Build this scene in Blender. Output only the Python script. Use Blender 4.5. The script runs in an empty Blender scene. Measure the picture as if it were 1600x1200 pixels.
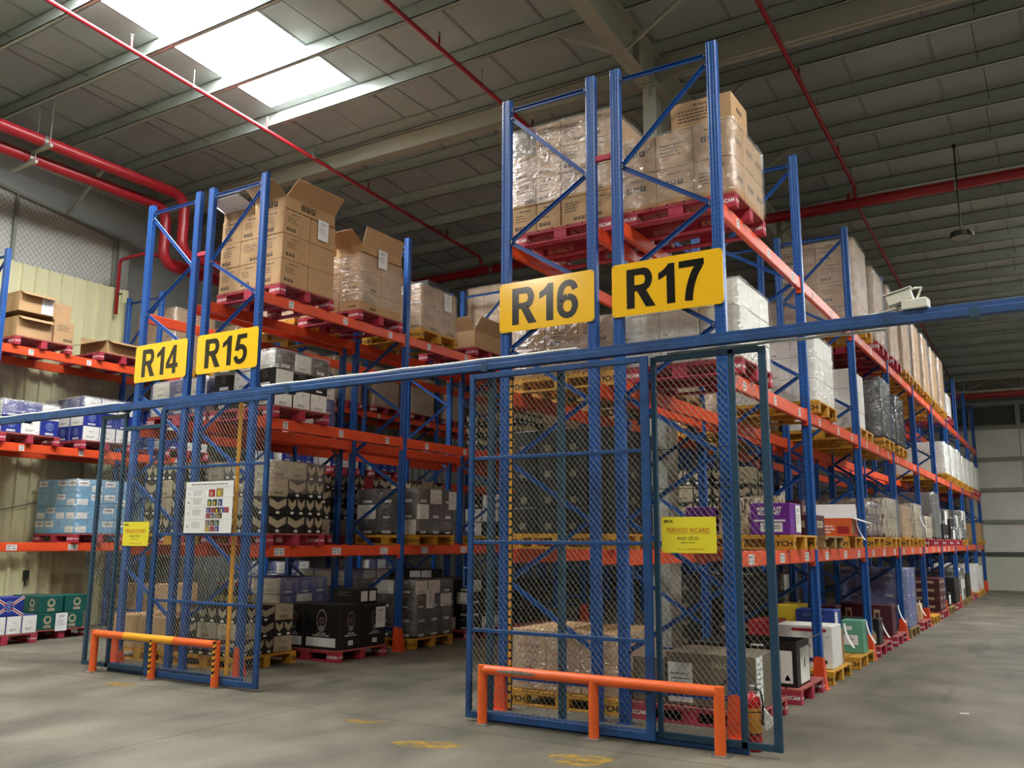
import bpy, bmesh, math, random
from mathutils import Vector, Matrix, noise
C = bpy.context.scene.collection
random.seed(7)

# ------------------------------------------------------------------ camera
F_PX, YAW, PITCH, ROLL = 1392.6, math.radians(31.663), math.radians(9.902), math.radians(0.305)
CAM = Vector((2.483, -7.588, 1.6))
fwd = Vector((-math.sin(YAW) * math.cos(PITCH), math.cos(YAW) * math.cos(PITCH), math.sin(PITCH)))
rgt = Vector((math.cos(YAW), math.sin(YAW), 0))
up = rgt.cross(fwd)
r2 = math.cos(ROLL) * rgt + math.sin(ROLL) * up
u2 = -math.sin(ROLL) * rgt + math.cos(ROLL) * up
cd = bpy.data.cameras.new('camera')
cd.sensor_width = 36.0
cd.lens = 36.0 * F_PX / 1600.0
cd.clip_end = 200
cam = bpy.data.objects.new('camera', cd)
C.objects.link(cam)
M = Matrix((r2, u2, -fwd)).transposed().to_4x4()
M.translation = CAM
cam.matrix_world = M
bpy.context.scene.camera = cam

# ------------------------------------------------------------------ light and exposure
SKY_STRENGTH = 0.05
SKYLIGHT_STRENGTH = 40.0
world = bpy.data.worlds.new('world')
bpy.context.scene.world = world
world.use_nodes = True
bg = world.node_tree.nodes['Background']
bg.inputs[0].default_value = (1.0, 0.97, 0.90, 1)
bg.inputs[1].default_value = SKY_STRENGTH
vs = bpy.context.scene.view_settings
vs.view_transform = 'Standard'
vs.look = 'None'
vs.gamma = 1.0
vs.exposure = 0.0
vs.use_curve_mapping = False

# added fill lamps without fixtures, out of view, brightening racks, walls and aisle
def fill_lamp(x, y, z, e, size=1.0):
    l = bpy.data.lights.new('fill_light', 'AREA')
    l.shape = 'DISK'
    l.size = size
    l.energy = e
    l.color = (1.0, 0.94, 0.84)
    o = bpy.data.objects.new('fill_light', l)
    C.objects.link(o)
    o.location = (x, y, z)
    return o
fill_lamp(3.4, -3.0, 8.2, 270, 0.7)
fill_lamp(-4.2, -3.2, 8.4, 110, 0.7)
fill_lamp(1.2, -12.0, 7.6, 430, 1.2)
fill_lamp(-7.5, -9.5, 7.8, 260, 1.0)
fill_lamp(-10.3, -4.0, 8.0, 170, 0.8)
fill_lamp(5.2, 4.0, 7.7, 230, 0.7)
fill_lamp(5.2, 12.0, 7.2, 150, 0.7)
fill_lamp(5.2, 20.0, 6.9, 170, 0.7)

# ------------------------------------------------------------------ colours and materials
def lin(h):
    h = h.lstrip('#')
    r = []
    for i in (0, 2, 4):
        c = int(h[i:i + 2], 16) / 255
        r.append(c / 12.92 if c <= 0.04045 else ((c + 0.055) / 1.055) ** 2.4)
    return (r[0], r[1], r[2], 1)
MATS = {}
def mat(name, col, rough=0.6, metal=0.0, var=0.12, scale=6.0, bump=0.0, bscale=40.0, dark=None, stretch=None, spec=0.5):
    if name in MATS: return MATS[name]
    m = bpy.data.materials.new(name)
    m.use_nodes = True
    nt = m.node_tree
    b = nt.nodes['Principled BSDF']
    b.inputs['Roughness'].default_value = rough
    b.inputs['Metallic'].default_value = metal
    b.inputs['Specular IOR Level'].default_value = spec
    c = lin(col)
    if var > 0:
        tc = nt.nodes.new('ShaderNodeTexCoord')
        mp = nt.nodes.new('ShaderNodeMapping')
        if stretch: mp.inputs['Scale'].default_value = stretch
        nt.links.new(tc.outputs['Object'], mp.inputs[0])
        n = nt.nodes.new('ShaderNodeTexNoise')
        n.inputs['Scale'].default_value = scale
        n.inputs['Detail'].default_value = 5
        n.inputs['Roughness'].default_value = 0.65
        nt.links.new(mp.outputs[0], n.inputs['Vector'])
        r = nt.nodes.new('ShaderNodeValToRGB')
        r.color_ramp.elements[0].position = 0.3
        r.color_ramp.elements[1].position = 0.7
        d = lin(dark) if dark else tuple(c[i] * (1 - var * 1.6) for i in range(3)) + (1,)
        l = tuple(min(1, c[i] * (1 + var * 0.8)) for i in range(3)) + (1,)
        r.color_ramp.elements[0].color = d
        r.color_ramp.elements[1].color = l
        nt.links.new(n.outputs['Fac'], r.inputs[0])
        nt.links.new(r.outputs[0], b.inputs['Base Color'])
        if bump > 0:
            n2 = nt.nodes.new('ShaderNodeTexNoise')
            n2.inputs['Scale'].default_value = bscale
            nt.links.new(mp.outputs[0], n2.inputs['Vector'])
            bp = nt.nodes.new('ShaderNodeBump')
            bp.inputs['Strength'].default_value = bump
            bp.inputs['Distance'].default_value = 0.01
            nt.links.new(n2.outputs['Fac'], bp.inputs['Height'])
            nt.links.new(bp.outputs[0], b.inputs['Normal'])
    else:
        b.inputs['Base Color'].default_value = c
    MATS[name] = m
    return m

mat('brown', '#b8946a', 0.75, var=0.07, scale=3)
mat('brown_in', '#8f6d49', 0.8, var=0.05)
mat('tape', '#b09a78', 0.3, var=0.05)
mat('ink', '#33291f', 0.7, var=0)
mat('black', '#1a1917', 0.5, var=0.1)
mat('white', '#e9e9e3', 0.6, var=0.04, scale=3)
mat('paper', '#eceeec', 0.5, var=0.03)
mat('grey_ink', '#7d7d7c', 0.7, var=0)
mat('cream', '#b0a487', 0.65, var=0.07)
mat('blue_print', '#23328a', 0.5, var=0.06)
mat('pale_blue', '#8ea2c8', 0.5, var=0)
mat('aqua', '#5fa6cf', 0.5, var=0.07)
mat('green_print', '#155851', 0.5, var=0.06)
mat('mint', '#63a58b', 0.5, var=0.05)
mat('maroon', '#4b1f2a', 0.5, var=0.06)
mat('red_print', '#a32126', 0.5, var=0.05)
mat('purple', '#6b2590', 0.5, var=0.05)
mat('orange_print', '#e0652e', 0.5, var=0.05)
mat('yellow_print', '#d9bf2e', 0.5, var=0.05)
mat('royal', '#2b4a9c', 0.5, var=0.05)
mat('taupe', '#6f6553', 0.7, var=0.06)
mat('gold', '#9c8a5a', 0.5, var=0)
mat('rack_blue', '#19549f', 0.38, var=0.08, scale=4, spec=0.5)
mat('beam_orange', '#e8542a', 0.42, var=0.07, scale=3)
mat('fence_blue', '#1f4f8a', 0.5, var=0.15, scale=5, dark='#183a66')
mat('fence_dark', '#1f4660', 0.5, var=0.15, scale=5)
mat('steel', '#9a9c98', 0.45, 0.7, var=0.06)
mat('wire', '#84867a', 0.5, 0.2, var=0)
mat('guard_orange', '#f26a2c', 0.45, var=0.08, scale=5)
mat('guard_yellow', '#f0a927', 0.45, var=0.05)
mat('scuff', '#8a7f76', 0.6, var=0.3, scale=20)
mat('sign_yellow', '#fdc524', 0.16, var=0, spec=0.6)
mat('sign_black', '#1d1a17', 0.2, var=0)
mat('lemon', '#f4e73a', 0.4, var=0)
mat('lemon_text', '#d8832c', 0.5, var=0)
mat('pallet_red', '#b23348', 0.6, var=0.14, scale=8)
mat('pallet_red_top', '#a5544e', 0.7, var=0.18, scale=8)
mat('pallet_yellow', '#cf982c', 0.6, var=0.15, scale=8)
mat('pallet_wood', '#94794a', 0.75, var=0.2, scale=9)
mat('pipe_red', '#a01f28', 0.35, var=0.05)
mat('purlin', '#b9c2ba', 0.45, 0.25, var=0.06, scale=3)
mat('frame_steel', '#a9a898', 0.6, var=0.05, scale=2)
mat('roof_sheet', '#a4abaa', 0.6, var=0.08, scale=1.1)
mat('roof_joint', '#8b908e', 0.6, var=0.05)
mat('corrugated', '#cac79f', 0.5, var=0.06, scale=1.5, stretch=(1, 1, 0.3))
mat('wall_grey', '#a2a6a0', 0.7, var=0.07, scale=0.9)
mat('panel_white', '#cfcec6', 0.6, var=0.08, scale=1.2)
mat('block_wall', '#c5c7b4', 0.8, var=0.04, scale=1.5)
mat('girt', '#84897f', 0.6, var=0.05)
mat('rail_dark', '#3e483c', 0.6, var=0.05)
mat('louver', '#5c6058', 0.6, var=0.05)
mat('plaster', '#a8aa9d', 0.85, var=0.1, scale=3)
mat('lamp_dark', '#34352f', 0.4, 0.3, var=0.04)
mat('lens_grey', '#8f8f88', 0.4, var=0.02)
mat('extinguisher_red', '#c32026', 0.25, var=0.03)
mat('extinguisher_label', '#cf8a2c', 0.4, var=0.05)
mat('white_plastic', '#dcdcce', 0.4, var=0.03)
mat('cable_white', '#dfe3dc', 0.5, var=0.02)
mat('pvc_dark', '#333', 0.5, var=0) if False else None

def bark_material():
    m = bpy.data.materials.new('bark_print'); m.use_nodes = True; nt = m.node_tree
    b = nt.nodes['Principled BSDF']; b.inputs['Roughness'].default_value = 0.6
    tc = nt.nodes.new('ShaderNodeTexCoord'); mp = nt.nodes.new('ShaderNodeMapping')
    mp.inputs['Scale'].default_value = (1, 1, 0.22)
    n = nt.nodes.new('ShaderNodeTexNoise'); n.inputs['Scale'].default_value = 42; n.inputs['Detail'].default_value = 1
    r = nt.nodes.new('ShaderNodeValToRGB')
    r.color_ramp.elements[0].position = 0.46; r.color_ramp.elements[0].color = lin('#5a4838')
    r.color_ramp.elements[1].position = 0.5; r.color_ramp.elements[1].color = lin('#c9bfa6')
    nt.links.new(tc.outputs['Object'], mp.inputs[0]); nt.links.new(mp.outputs[0], n.inputs['Vector'])
    nt.links.new(n.outputs['Fac'], r.inputs[0]); nt.links.new(r.outputs[0], b.inputs['Base Color'])
    MATS['bark'] = m
bark_material()

def film_material(name, tint, alpha, scale=9.0):
    m = bpy.data.materials.new(name); m.use_nodes = True; nt = m.node_tree
    for n in list(nt.nodes):
        if n.type != 'OUTPUT_MATERIAL': nt.nodes.remove(n)
    out = nt.nodes[0]
    tr = nt.nodes.new('ShaderNodeBsdfTransparent'); tr.inputs[0].default_value = (0.8, 0.8, 0.79, 1) if alpha > .5 else (0.9, 0.9, 0.89, 1)
    p = nt.nodes.new('ShaderNodeBsdfPrincipled'); p.inputs['Base Color'].default_value = lin(tint)
    p.inputs['Roughness'].default_value = 0.12; p.inputs['Specular IOR Level'].default_value = 1.0
    tc = nt.nodes.new('ShaderNodeTexCoord'); mp = nt.nodes.new('ShaderNodeMapping')
    mp.inputs['Scale'].default_value = (1, 1, 1.9)
    mp.inputs['Rotation'].default_value = (0.35, 0.25, 0.2)
    n = nt.nodes.new('ShaderNodeTexNoise'); n.inputs['Scale'].default_value = scale; n.inputs['Detail'].default_value = 4
    n.inputs['Distortion'].default_value = 1.2
    bp = nt.nodes.new('ShaderNodeBump'); bp.inputs['Strength'].default_value = 0.9; bp.inputs['Distance'].default_value = 0.03
    r = nt.nodes.new('ShaderNodeMapRange'); r.inputs[1].default_value = 0.42; r.inputs[2].default_value = 0.72
    r.inputs[3].default_value = alpha * 0.5; r.inputs[4].default_value = alpha * 1.6
    mx = nt.nodes.new('ShaderNodeMixShader')
    L = nt.links.new
    L(tc.outputs['Object'], mp.inputs[0]); L(mp.outputs[0], n.inputs['Vector']); L(n.outputs['Fac'], bp.inputs['Height'])
    L(bp.outputs[0], p.inputs['Normal']); L(n.outputs['Fac'], r.inputs[0]); L(r.outputs[0], mx.inputs[0])
    gl = nt.nodes.new('ShaderNodeBsdfGlossy'); gl.inputs['Color'].default_value = (0.14, 0.14, 0.14, 1); gl.inputs['Roughness'].default_value = 0.13
    L(bp.outputs[0], gl.inputs['Normal']); ad = nt.nodes.new('ShaderNodeAddShader')
    L(tr.outputs[0], mx.inputs[1]); L(p.outputs[0], mx.inputs[2]); L(mx.outputs[0], ad.inputs[0]); L(gl.outputs[0], ad.inputs[1]); L(ad.outputs[0], out.inputs[0])
    MATS[name] = m
film_material('film', '#e2e0d8', 0.17)
film_material('film_heavy', '#eceded', 0.2)
film_material('film_dark', '#3a4046', 0.75)

def upright_material():
    m = mat('rack_blue_holes', '#19549f', 0.38, var=0.08, scale=4)
    nt = m.node_tree; b = nt.nodes['Principled BSDF']
    L = nt.links.new
    src = b.inputs['Base Color'].links[0].from_socket
    tc = nt.nodes.new('ShaderNodeTexCoord'); sp = nt.nodes.new('ShaderNodeSeparateXYZ')
    L(tc.outputs['Object'], sp.inputs[0])
    def mth(op, a, bb=None, v=None):
        n = nt.nodes.new('ShaderNodeMath'); n.operation = op
        L(a, n.inputs[0])
        if bb is not None: L(bb, n.inputs[1])
        elif v is not None: n.inputs[1].default_value = v
        return n.outputs[0]
    # punched slots every 50 mm in two columns of the front web and one of each flank
    fz = mth('FRACT', mth('DIVIDE', sp.outputs['Z'], v=0.05))
    dz = mth('ABSOLUTE', mth('SUBTRACT', fz, v=0.5))
    inz = mth('LESS_THAN', dz, v=0.17)
    ax = mth('ABSOLUTE', sp.outputs['X'])
    inx = mth('LESS_THAN', mth('ABSOLUTE', mth('SUBTRACT', ax, v=0.028)), v=0.005)
    ay = mth('ABSOLUTE', sp.outputs['Y'])
    iny = mth('LESS_THAN', mth('ABSOLUTE', mth('SUBTRACT', ay, v=0.018)), v=0.005)
    hole = mth('MULTIPLY', inz, mth('MAXIMUM', inx, iny))
    mx = nt.nodes.new('ShaderNodeMixRGB'); L(hole, mx.inputs[0]); L(src, mx.inputs[1])
    mx.inputs[2].default_value = lin('#0b1c3c')
    L(mx.outputs[0], b.inputs['Base Color'])
upright_material()

def floor_material():
    m = bpy.data.materials.new('concrete'); m.use_nodes = True; nt = m.node_tree; L = nt.links.new
    b = nt.nodes['Principled BSDF']
    tc = nt.nodes.new('ShaderNodeTexCoord')
    def noi(scale, detail, st=(1, 1, 1), rot=0.0, dist=0.0):
        mp = nt.nodes.new('ShaderNodeMapping'); mp.inputs['Scale'].default_value = st; mp.inputs['Rotation'].default_value = (0, 0, rot)
        L(tc.outputs['Object'], mp.inputs[0])
        n = nt.nodes.new('ShaderNodeTexNoise'); n.inputs['Scale'].default_value = scale; n.inputs['Detail'].default_value = detail
        n.inputs['Distortion'].default_value = dist
        L(mp.outputs[0], n.inputs['Vector']); return n.outputs['Fac']
    def ramp(f, a, bb, ca, cb):
        r = nt.nodes.new('ShaderNodeValToRGB'); r.color_ramp.elements[0].position = a; r.color_ramp.elements[1].position = bb
        r.color_ramp.elements[0].color = ca; r.color_ramp.elements[1].color = cb; L(f, r.inputs[0]); return r.outputs[0]
    def mul(a, bb, f=1.0):
        x = nt.nodes.new('ShaderNodeMixRGB'); x.blend_type = 'MULTIPLY'; x.inputs[0].default_value = f; L(a, x.inputs[1]); L(bb, x.inputs[2]); return x.outputs[0]
    base = ramp(noi(0.9, 8, dist=0.6), 0.3, 0.72, lin('#5c594b'), lin('#857f6f'))
    big = ramp(noi(1.3, 6, (1.0, 0.45, 1), 0.1), 0.38, 0.6, (0.66, 0.66, 0.67, 1), (1, 1, 1, 1))
    tyre = ramp(noi(2.4, 2, (1.0, 0.16, 1), 0.12, 0.2), 0.33, 0.38, (0.66, 0.66, 0.65, 1), (1, 1, 1, 1))
    fine = ramp(noi(45, 4), 0.3, 0.7, (0.82, 0.82, 0.82, 1), (1.08, 1.08, 1.08, 1))
    col = mul(mul(mul(base, big, 0.8), tyre, 0.8), fine)
    L(col, b.inputs['Base Color'])
    rr = ramp(noi(1.6, 5), 0.3, 0.7, (0.5, 0.5, 0.5, 1), (0.75, 0.75, 0.75, 1))
    L(rr, b.inputs['Roughness'])
    bp = nt.nodes.new('ShaderNodeBump'); bp.inputs['Strength'].default_value = 0.15; bp.inputs['Distance'].default_value = 0.01
    L(noi(60, 4), bp.inputs['Height']); L(bp.outputs[0], b.inputs['Normal'])
    MATS['concrete'] = m
floor_material()
def worn_paint():
    m = bpy.data.materials.new('worn_yellow'); m.use_nodes = True; nt = m.node_tree; L = nt.links.new
    b = nt.nodes['Principled BSDF']; b.inputs['Base Color'].default_value = lin('#b08c2c'); b.inputs['Roughness'].default_value = 0.7
    tc = nt.nodes.new('ShaderNodeTexCoord'); n = nt.nodes.new('ShaderNodeTexNoise'); n.inputs['Scale'].default_value = 9; n.inputs['Detail'].default_value = 6
    r = nt.nodes.new('ShaderNodeMapRange'); r.inputs[1].default_value = 0.38; r.inputs[2].default_value = 0.6; r.inputs[3].default_value = 0.0; r.inputs[4].default_value = 0.7
    L(tc.outputs['Object'], n.inputs['Vector']); L(n.outputs['Fac'], r.inputs[0]); L(r.outputs[0], b.inputs['Alpha'])
    MATS['worn_yellow'] = m
worn_paint()
def glow():
    m = bpy.data.materials.new('skylight_sheet'); m.use_nodes = True; nt = m.node_tree
    b = nt.nodes['Principled BSDF']; b.inputs['Base Color'].default_value = (0.8, 0.8, 0.8, 1)
    b.inputs['Emission Color'].default_value = (0.97, 0.98, 1.0, 1); b.inputs['Emission Strength'].default_value = SKYLIGHT_STRENGTH
    MATS['skylight'] = m
glow()

# ------------------------------------------------------------------ mesh building
class MB:
    def __init__(s): s.v = []; s.f = []; s.mi = []; s.m = []; s.tf = None
    def idx(s, m):
        if m not in s.m: s.m.append(m)
        return s.m.index(m)
    def add(s, vs, fs, m):
        k = len(s.v); i = s.idx(m)
        s.v += [tuple(v) for v in vs]
        for f in fs: s.f.append(tuple(a + k for a in f)); s.mi.append(i)
        return s
    def box(s, x0, x1, y0, y1, z0, z1, m):
        v = [(x0, y0, z0), (x1, y0, z0), (x1, y1, z0), (x0, y1, z0), (x0, y0, z1), (x1, y0, z1), (x1, y1, z1), (x0, y1, z1)]
        return s.add(v, [(3, 2, 1, 0), (4, 5, 6, 7), (0, 1, 5, 4), (1, 2, 6, 5), (2, 3, 7, 6), (3, 0, 4, 7)], m)
    def cbox(s, x0, x1, y0, y1, z0, z1, m, c=0.006):
        # box with chamfered edges: 24 vertices
        X = (x0, x1); Y = (y0, y1); Z = (z0, z1); v = []; ids = {}
        for i in (0, 1):
            for j in (0, 1):
                for k in (0, 1):
                    sx, sy, sz = (1, -1)[i], (1, -1)[j], (1, -1)[k]
                    for a in range(3):
                        p = [X[i] + sx * c, Y[j] + sy * c, Z[k] + sz * c]
                        p[a] = (X[i], Y[j], Z[k])[a]
                        ids[(i, j, k, a)] = len(v); v.append(p)
        f = []
        g = lambda i, j, k, a: ids[(i, j, k, a)]
        for t in (0, 1):
            q = [g(t, 0, 0, 0), g(t, 1, 0, 0), g(t, 1, 1, 0), g(t, 0, 1, 0)]; f.append(q if t else q[::-1])
            q = [g(0, t, 0, 1), g(0, t, 1, 1), g(1, t, 1, 1), g(1, t, 0, 1)]; f.append(q if t else q[::-1])
            q = [g(0, 0, t, 2), g(1, 0, t, 2), g(1, 1, t, 2), g(0, 1, t, 2)]; f.append(q if t else q[::-1])
        for i in (0, 1):
            for j in (0, 1):
                f.append([g(i, j, 0, 0), g(i, j, 1, 0), g(i, j, 1, 1), g(i, j, 0, 1)])
                f.append([g(i, 0, j, 0), g(i, 1, j, 0), g(i, 1, j, 2), g(i, 0, j, 2)])
                f.append([g(0, i, j, 1), g(1, i, j, 1), g(1, i, j, 2), g(0, i, j, 2)])
                for k in (0, 1): f.append([g(i, j, k, 0), g(i, j, k, 1), g(i, j, k, 2)])
        return s.add(v, f, m)
    def bar(s, p, q, w, h, m, upv=None):
        p = Vector(p); q = Vector(q); d = (q - p).normalized()
        u = Vector(upv) if upv else (Vector((0, 0, 1)) if abs(d.z) < 0.95 else Vector((1, 0, 0)))
        a = d.cross(u).normalized(); b = a.cross(d).normalized()
        v = []
        for e in (p, q):
            for x, y in ((-1, -1), (1, -1), (1, 1), (-1, 1)): v.append(e + a * (x * w / 2) + b * (y * h / 2))
        return s.add(v, [(3, 2, 1, 0), (4, 5, 6, 7), (0, 1, 5, 4), (1, 2, 6, 5), (2, 3, 7, 6), (3, 0, 4, 7)], m)
    def tube(s, pts, r, m, n=12, cap=True):
        pts = [Vector(p) for p in pts]; v = []; f = []; N = len(pts); pa = None
        for i, p in enumerate(pts):
            d = (pts[min(i + 1, N - 1)] - pts[max(i - 1, 0)]).normalized()
            if pa is None:
                u = Vector((0, 0, 1)) if abs(d.z) < 0.9 else Vector((1, 0, 0)); pa = d.cross(u).normalized()
            else: pa = (pa - d * pa.dot(d)).normalized()
            pb = pa.cross(d)
            k = 1.0
            if 0 < i < N - 1:
                c = (pts[i] - pts[i - 1]).normalized().dot((pts[i + 1] - pts[i]).normalized()); k = 1.0
            for j in range(n):
                t = 2 * math.pi * j / n; v.append(p + (pa * math.cos(t) + pb * math.sin(t)) * r * k)
        for i in range(N - 1):
            for j in range(n): f.append((i * n + j, i * n + (j + 1) % n, (i + 1) * n + (j + 1) % n, (i + 1) * n + j))
        if cap: f.append(tuple(range(n))[::-1]); f.append(tuple((N - 1) * n + j for j in range(n)))
        return s.add(v, f, m)
    def lathe(s, prof, m, n=20, o=(0, 0, 0)):
        v = []; f = []
        for r, z in prof:
            for j in range(n):
                t = 2 * math.pi * j / n; v.append((o[0] + r * math.cos(t), o[1] + r * math.sin(t), o[2] + z))
        for i in range(len(prof) - 1):
            for j in range(n): f.append((i * n + j, i * n + (j + 1) % n, (i + 1) * n + (j + 1) % n, (i + 1) * n + j))
        f.append(tuple(range(n))[::-1]); f.append(tuple((len(prof) - 1) * n + j for j in range(n)))
        return s.add(v, f, m)
    def extr(s, prof, axis, a, b, m):
        # closed profile of (p, q) extruded along an axis; p, q are the two other axes in order
        def P(p, q, t): return {0: (t, p, q), 1: (p, t, q), 2: (p, q, t)}[axis]
        n = len(prof)
        v = [P(p, q, a) for p, q in prof] + [P(p, q, b) for p, q in prof]
        f = [(i, (i + 1) % n, n + (i + 1) % n, n + i) for i in range(n)] + [tuple(range(n))[::-1], tuple(range(n, 2 * n))]
        return s.add(v, f, m)
    def mesh(s, name, smooth=False):
        me = bpy.data.meshes.new(name)
        me.from_pydata(s.v, [], s.f)
        for m in s.m: me.materials.append(MATS[m])
        me.polygons.foreach_set('material_index', s.mi)
        if smooth: me.polygons.foreach_set('use_smooth', [True] * len(s.f))
        bm = bmesh.new(); bm.from_mesh(me); 
        bmesh.ops.recalc_face_normals(bm, faces=bm.faces) if len(s.f) < 4000 else None
        bm.to_mesh(me); bm.free()
        me.update()
        return me

def link(name, me, parent=None, loc=(0, 0, 0), rz=0.0):
    o = bpy.data.objects.new(name, me); C.objects.link(o); o.location = loc
    if rz: o.rotation_euler = (0, 0, rz)
    if parent is not None: o.parent = parent
    return o
def tag(o, label=None, cat=None, group=None, kind=None):
    if label: o['label'] = label
    if cat: o['category'] = cat
    if group: o['group'] = group
    if kind: o['kind'] = kind
    return o
def thing(name, label, cat, loc=(0, 0, 0), rz=0.0, group=None):
    o = bpy.data.objects.new(name, None); C.objects.link(o); o.location = loc
    if rz: o.rotation_euler = (0, 0, rz)
    o.empty_display_size = 0.1
    return tag(o, label, cat, group)

# ------------------------------------------------------------------ lettering
TXT = {}
def glyphs(body, bold=0.0):
    k = (body, bold)
    if k in TXT: return TXT[k]
    cu = bpy.data.curves.new('lettering', 'FONT'); cu.body = body; cu.size = 1.0; cu.offset = bold; cu.resolution_u = 2
    o = bpy.data.objects.new('lettering', cu); C.objects.link(o)
    bpy.context.view_layer.update()
    dg = bpy.context.evaluated_depsgraph_get(); ev = o.evaluated_get(dg); me = ev.to_mesh()
    vs = [(v.co.x, v.co.y) for v in me.vertices]; fs = [tuple(p.vertices) for p in me.polygons]
    ev.to_mesh_clear(); bpy.data.objects.remove(o); bpy.data.curves.remove(cu)
    if not vs: vs = [(0, 0), (1, 1)]
    x0 = min(v[0] for v in vs); x1 = max(v[0] for v in vs); y0 = min(v[1] for v in vs); y1 = max(v[1] for v in vs)
    TXT[k] = ([((a - x0) / (x1 - x0), (b - y0) / (y1 - y0)) for a, b in vs], fs, (x1 - x0) / (y1 - y0))
    return TXT[k]

class Face:
    """a flat side of a box seen from outside: u to the right, v up"""
    def __init__(s, mb, o, u, v, n, W, H): s.mb = mb; s.o = Vector(o); s.u = Vector(u); s.v = Vector(v); s.n = Vector(n); s.W = W; s.H = H
    def P(s, a, b, e=0.0012): return s.o + s.u * a + s.v * b + s.n * e
    def rect(s, a0, b0, a1, b1, m, e=0.0012):
        s.mb.add([s.P(a0, b0, e), s.P(a1, b0, e), s.P(a1, b1, e), s.P(a0, b1, e)], [(0, 1, 2, 3)], m)
    def poly(s, pts, m, e=0.0012): s.mb.add([s.P(a, b, e) for a, b in pts], [tuple(range(len(pts)))], m)
    def disc(s, a, b, r, m, e=0.0012, n=14, sy=1.0): s.poly([(a + r * math.cos(2 * math.pi * i / n), b + sy * r * math.sin(2 * math.pi * i / n)) for i in range(n)], m, e)
    def text(s, body, a0, b0, a1, b1, m, bold=0.0, e=0.0022):
        vs, fs, _ = glyphs(body, bold)
        s.mb.add([s.P(a0 + (a1 - a0) * x, b0 + (b1 - b0) * y, e) for x, y in vs], fs, m)
    def lines(s, a0, b1, a1, n, th, gap, m, rnd, words=True):
        for i in range(n):
            y = b1 - i * (th + gap); x = a0; end = a1 - rnd.random() * (a1 - a0) * 0.35
            while x < end:
                w = min(end - x, (0.02 + 0.03 * rnd.random()) if words else end - x)
                s.rect(x, y - th, x + w, y, m); x += w + 0.008
def faces(mb, w, d, h):
    return dict(F=Face(mb, (-w / 2, -d / 2, 0), (1, 0, 0), (0, 0, 1), (0, -1, 0), w, h),
                R=Face(mb, (w / 2, -d / 2, 0), (0, 1, 0), (0, 0, 1), (1, 0, 0), d, h),
                B=Face(mb, (w / 2, d / 2, 0), (-1, 0, 0), (0, 0, 1), (0, 1, 0), w, h),
                L=Face(mb, (-w / 2, d / 2, 0), (0, -1, 0), (0, 0, 1), (-1, 0, 0), d, h),
                T=Face(mb, (-w / 2, -d / 2, h), (1, 0, 0), (0, 1, 0), (0, 0, 1), w, d))

# ------------------------------------------------------------------ carton kinds
def icons(f, a, b, s, m='ink', bgm='brown', n=3):
    for i in range(n):
        x = a + i * s * 1.3
        f.rect(x, b, x + s, b + s, m)
        c = x + s / 2
        if i == 0:
            f.poly([(c - s * .2, b + s * .45), (c + s * .2, b + s * .45), (c, b + s * .85)], bgm, 0.0022); f.rect(c - s * .05, b + s * .15, c + s * .05, b + s * .45, bgm, 0.0022)
        elif i == 1:
            f.poly([(c - s * .3, b + s * .8), (c - s * .05, b + s * .4), (c + s * .05, b + s * .4), (c + s * .3, b + s * .8)], bgm, 0.0022); f.rect(c - s * .15, b + s * .15, c + s * .15, b + s * .22, bgm, 0.0022)
        else:
            f.poly([(c - s * .35, b + s * .5), (c + s * .35, b + s * .5), (c + s * .2, b + s * .75), (c - s * .2, b + s * .75)], bgm, 0.0022); f.rect(c - s * .04, b + s * .15, c + s * .04, b + s * .5, bgm, 0.0022)
def base(mb, w, d, h, m): mb.cbox(-w / 2 + .003, w / 2 - .003, -d / 2 + .003, d / 2 - .003, 0.0, h - .002, m, 0.007)
def fc(mb, w, d, h):
    q = faces(mb, w - .006, d - .006, h - .002); return q
def k_brown(mb, w, d, h, r, v):
    base(mb, w, d, h, 'brown'); f = fc(mb, w, d, h)
    for s in 'FRBL':
        g = f[s]; W, H = g.W, g.H
        g.rect(W * .47, H * .78, W * .53, H, 'tape')
        if v == 0 or (v == 2 and s in 'FB'):
            icons(g, W * .12, H * .14, min(W, H) * .13)
            g.lines(W * .3, H * .86, W * .75, 1, .012, .01, 'ink', r); g.lines(W * .15, H * .7, W * .6, 3, .009, .022, 'ink', r)
        elif v == 1:
            g.lines(W * .15, H * .8, W * .8, 4, .009, .02, 'ink', r)
            icons(g, W * .5, H * .12, min(W, H) * .12)
    g = f['T']; g.rect(0, g.H * .46, g.W, g.H * .54, 'tape'); g.rect(0, g.H * .497, g.W, g.H * .503, 'ink')
def k_hugo(mb, w, d, h, r, v):
    base(mb, w, d, h, 'brown'); f = fc(mb, w, d, h)
    for s in 'FRBL':
        g = f[s]; W, H = g.W, g.H
        if v == 0 and s in 'FB':
            g.text('ST HUGO BCV', W * .38, H * .76, W * .8, H * .85, 'ink', .02)
            g.lines(W * .12, H * .66, W * .85, 4, .011, .024, 'ink', r)
        elif v == 1 or s in 'RL':
            icons(g, W * .3, H * .45, min(W, H) * .16)
            g.rect(W * .47, 0, W * .53, H * .25, 'tape')
        else:
            icons(g, W * .2, H * .5, min(W, H) * .15)
            g.lines(W * .3, H * .85, W * .7, 1, .01, .01, 'ink', r)
def k_plain(mb, w, d, h, r, v):
    base(mb, w, d, h, 'brown'); f = fc(mb, w, d, h)
    for s in 'FRBL':
        g = f[s]; W, H = g.W, g.H
        g.rect(W * .48, 0, W * .52, H, 'tape')
        if v: g.lines(W * .1, H * .8, W * .45, 3, .008, .02, 'ink', r)
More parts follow.
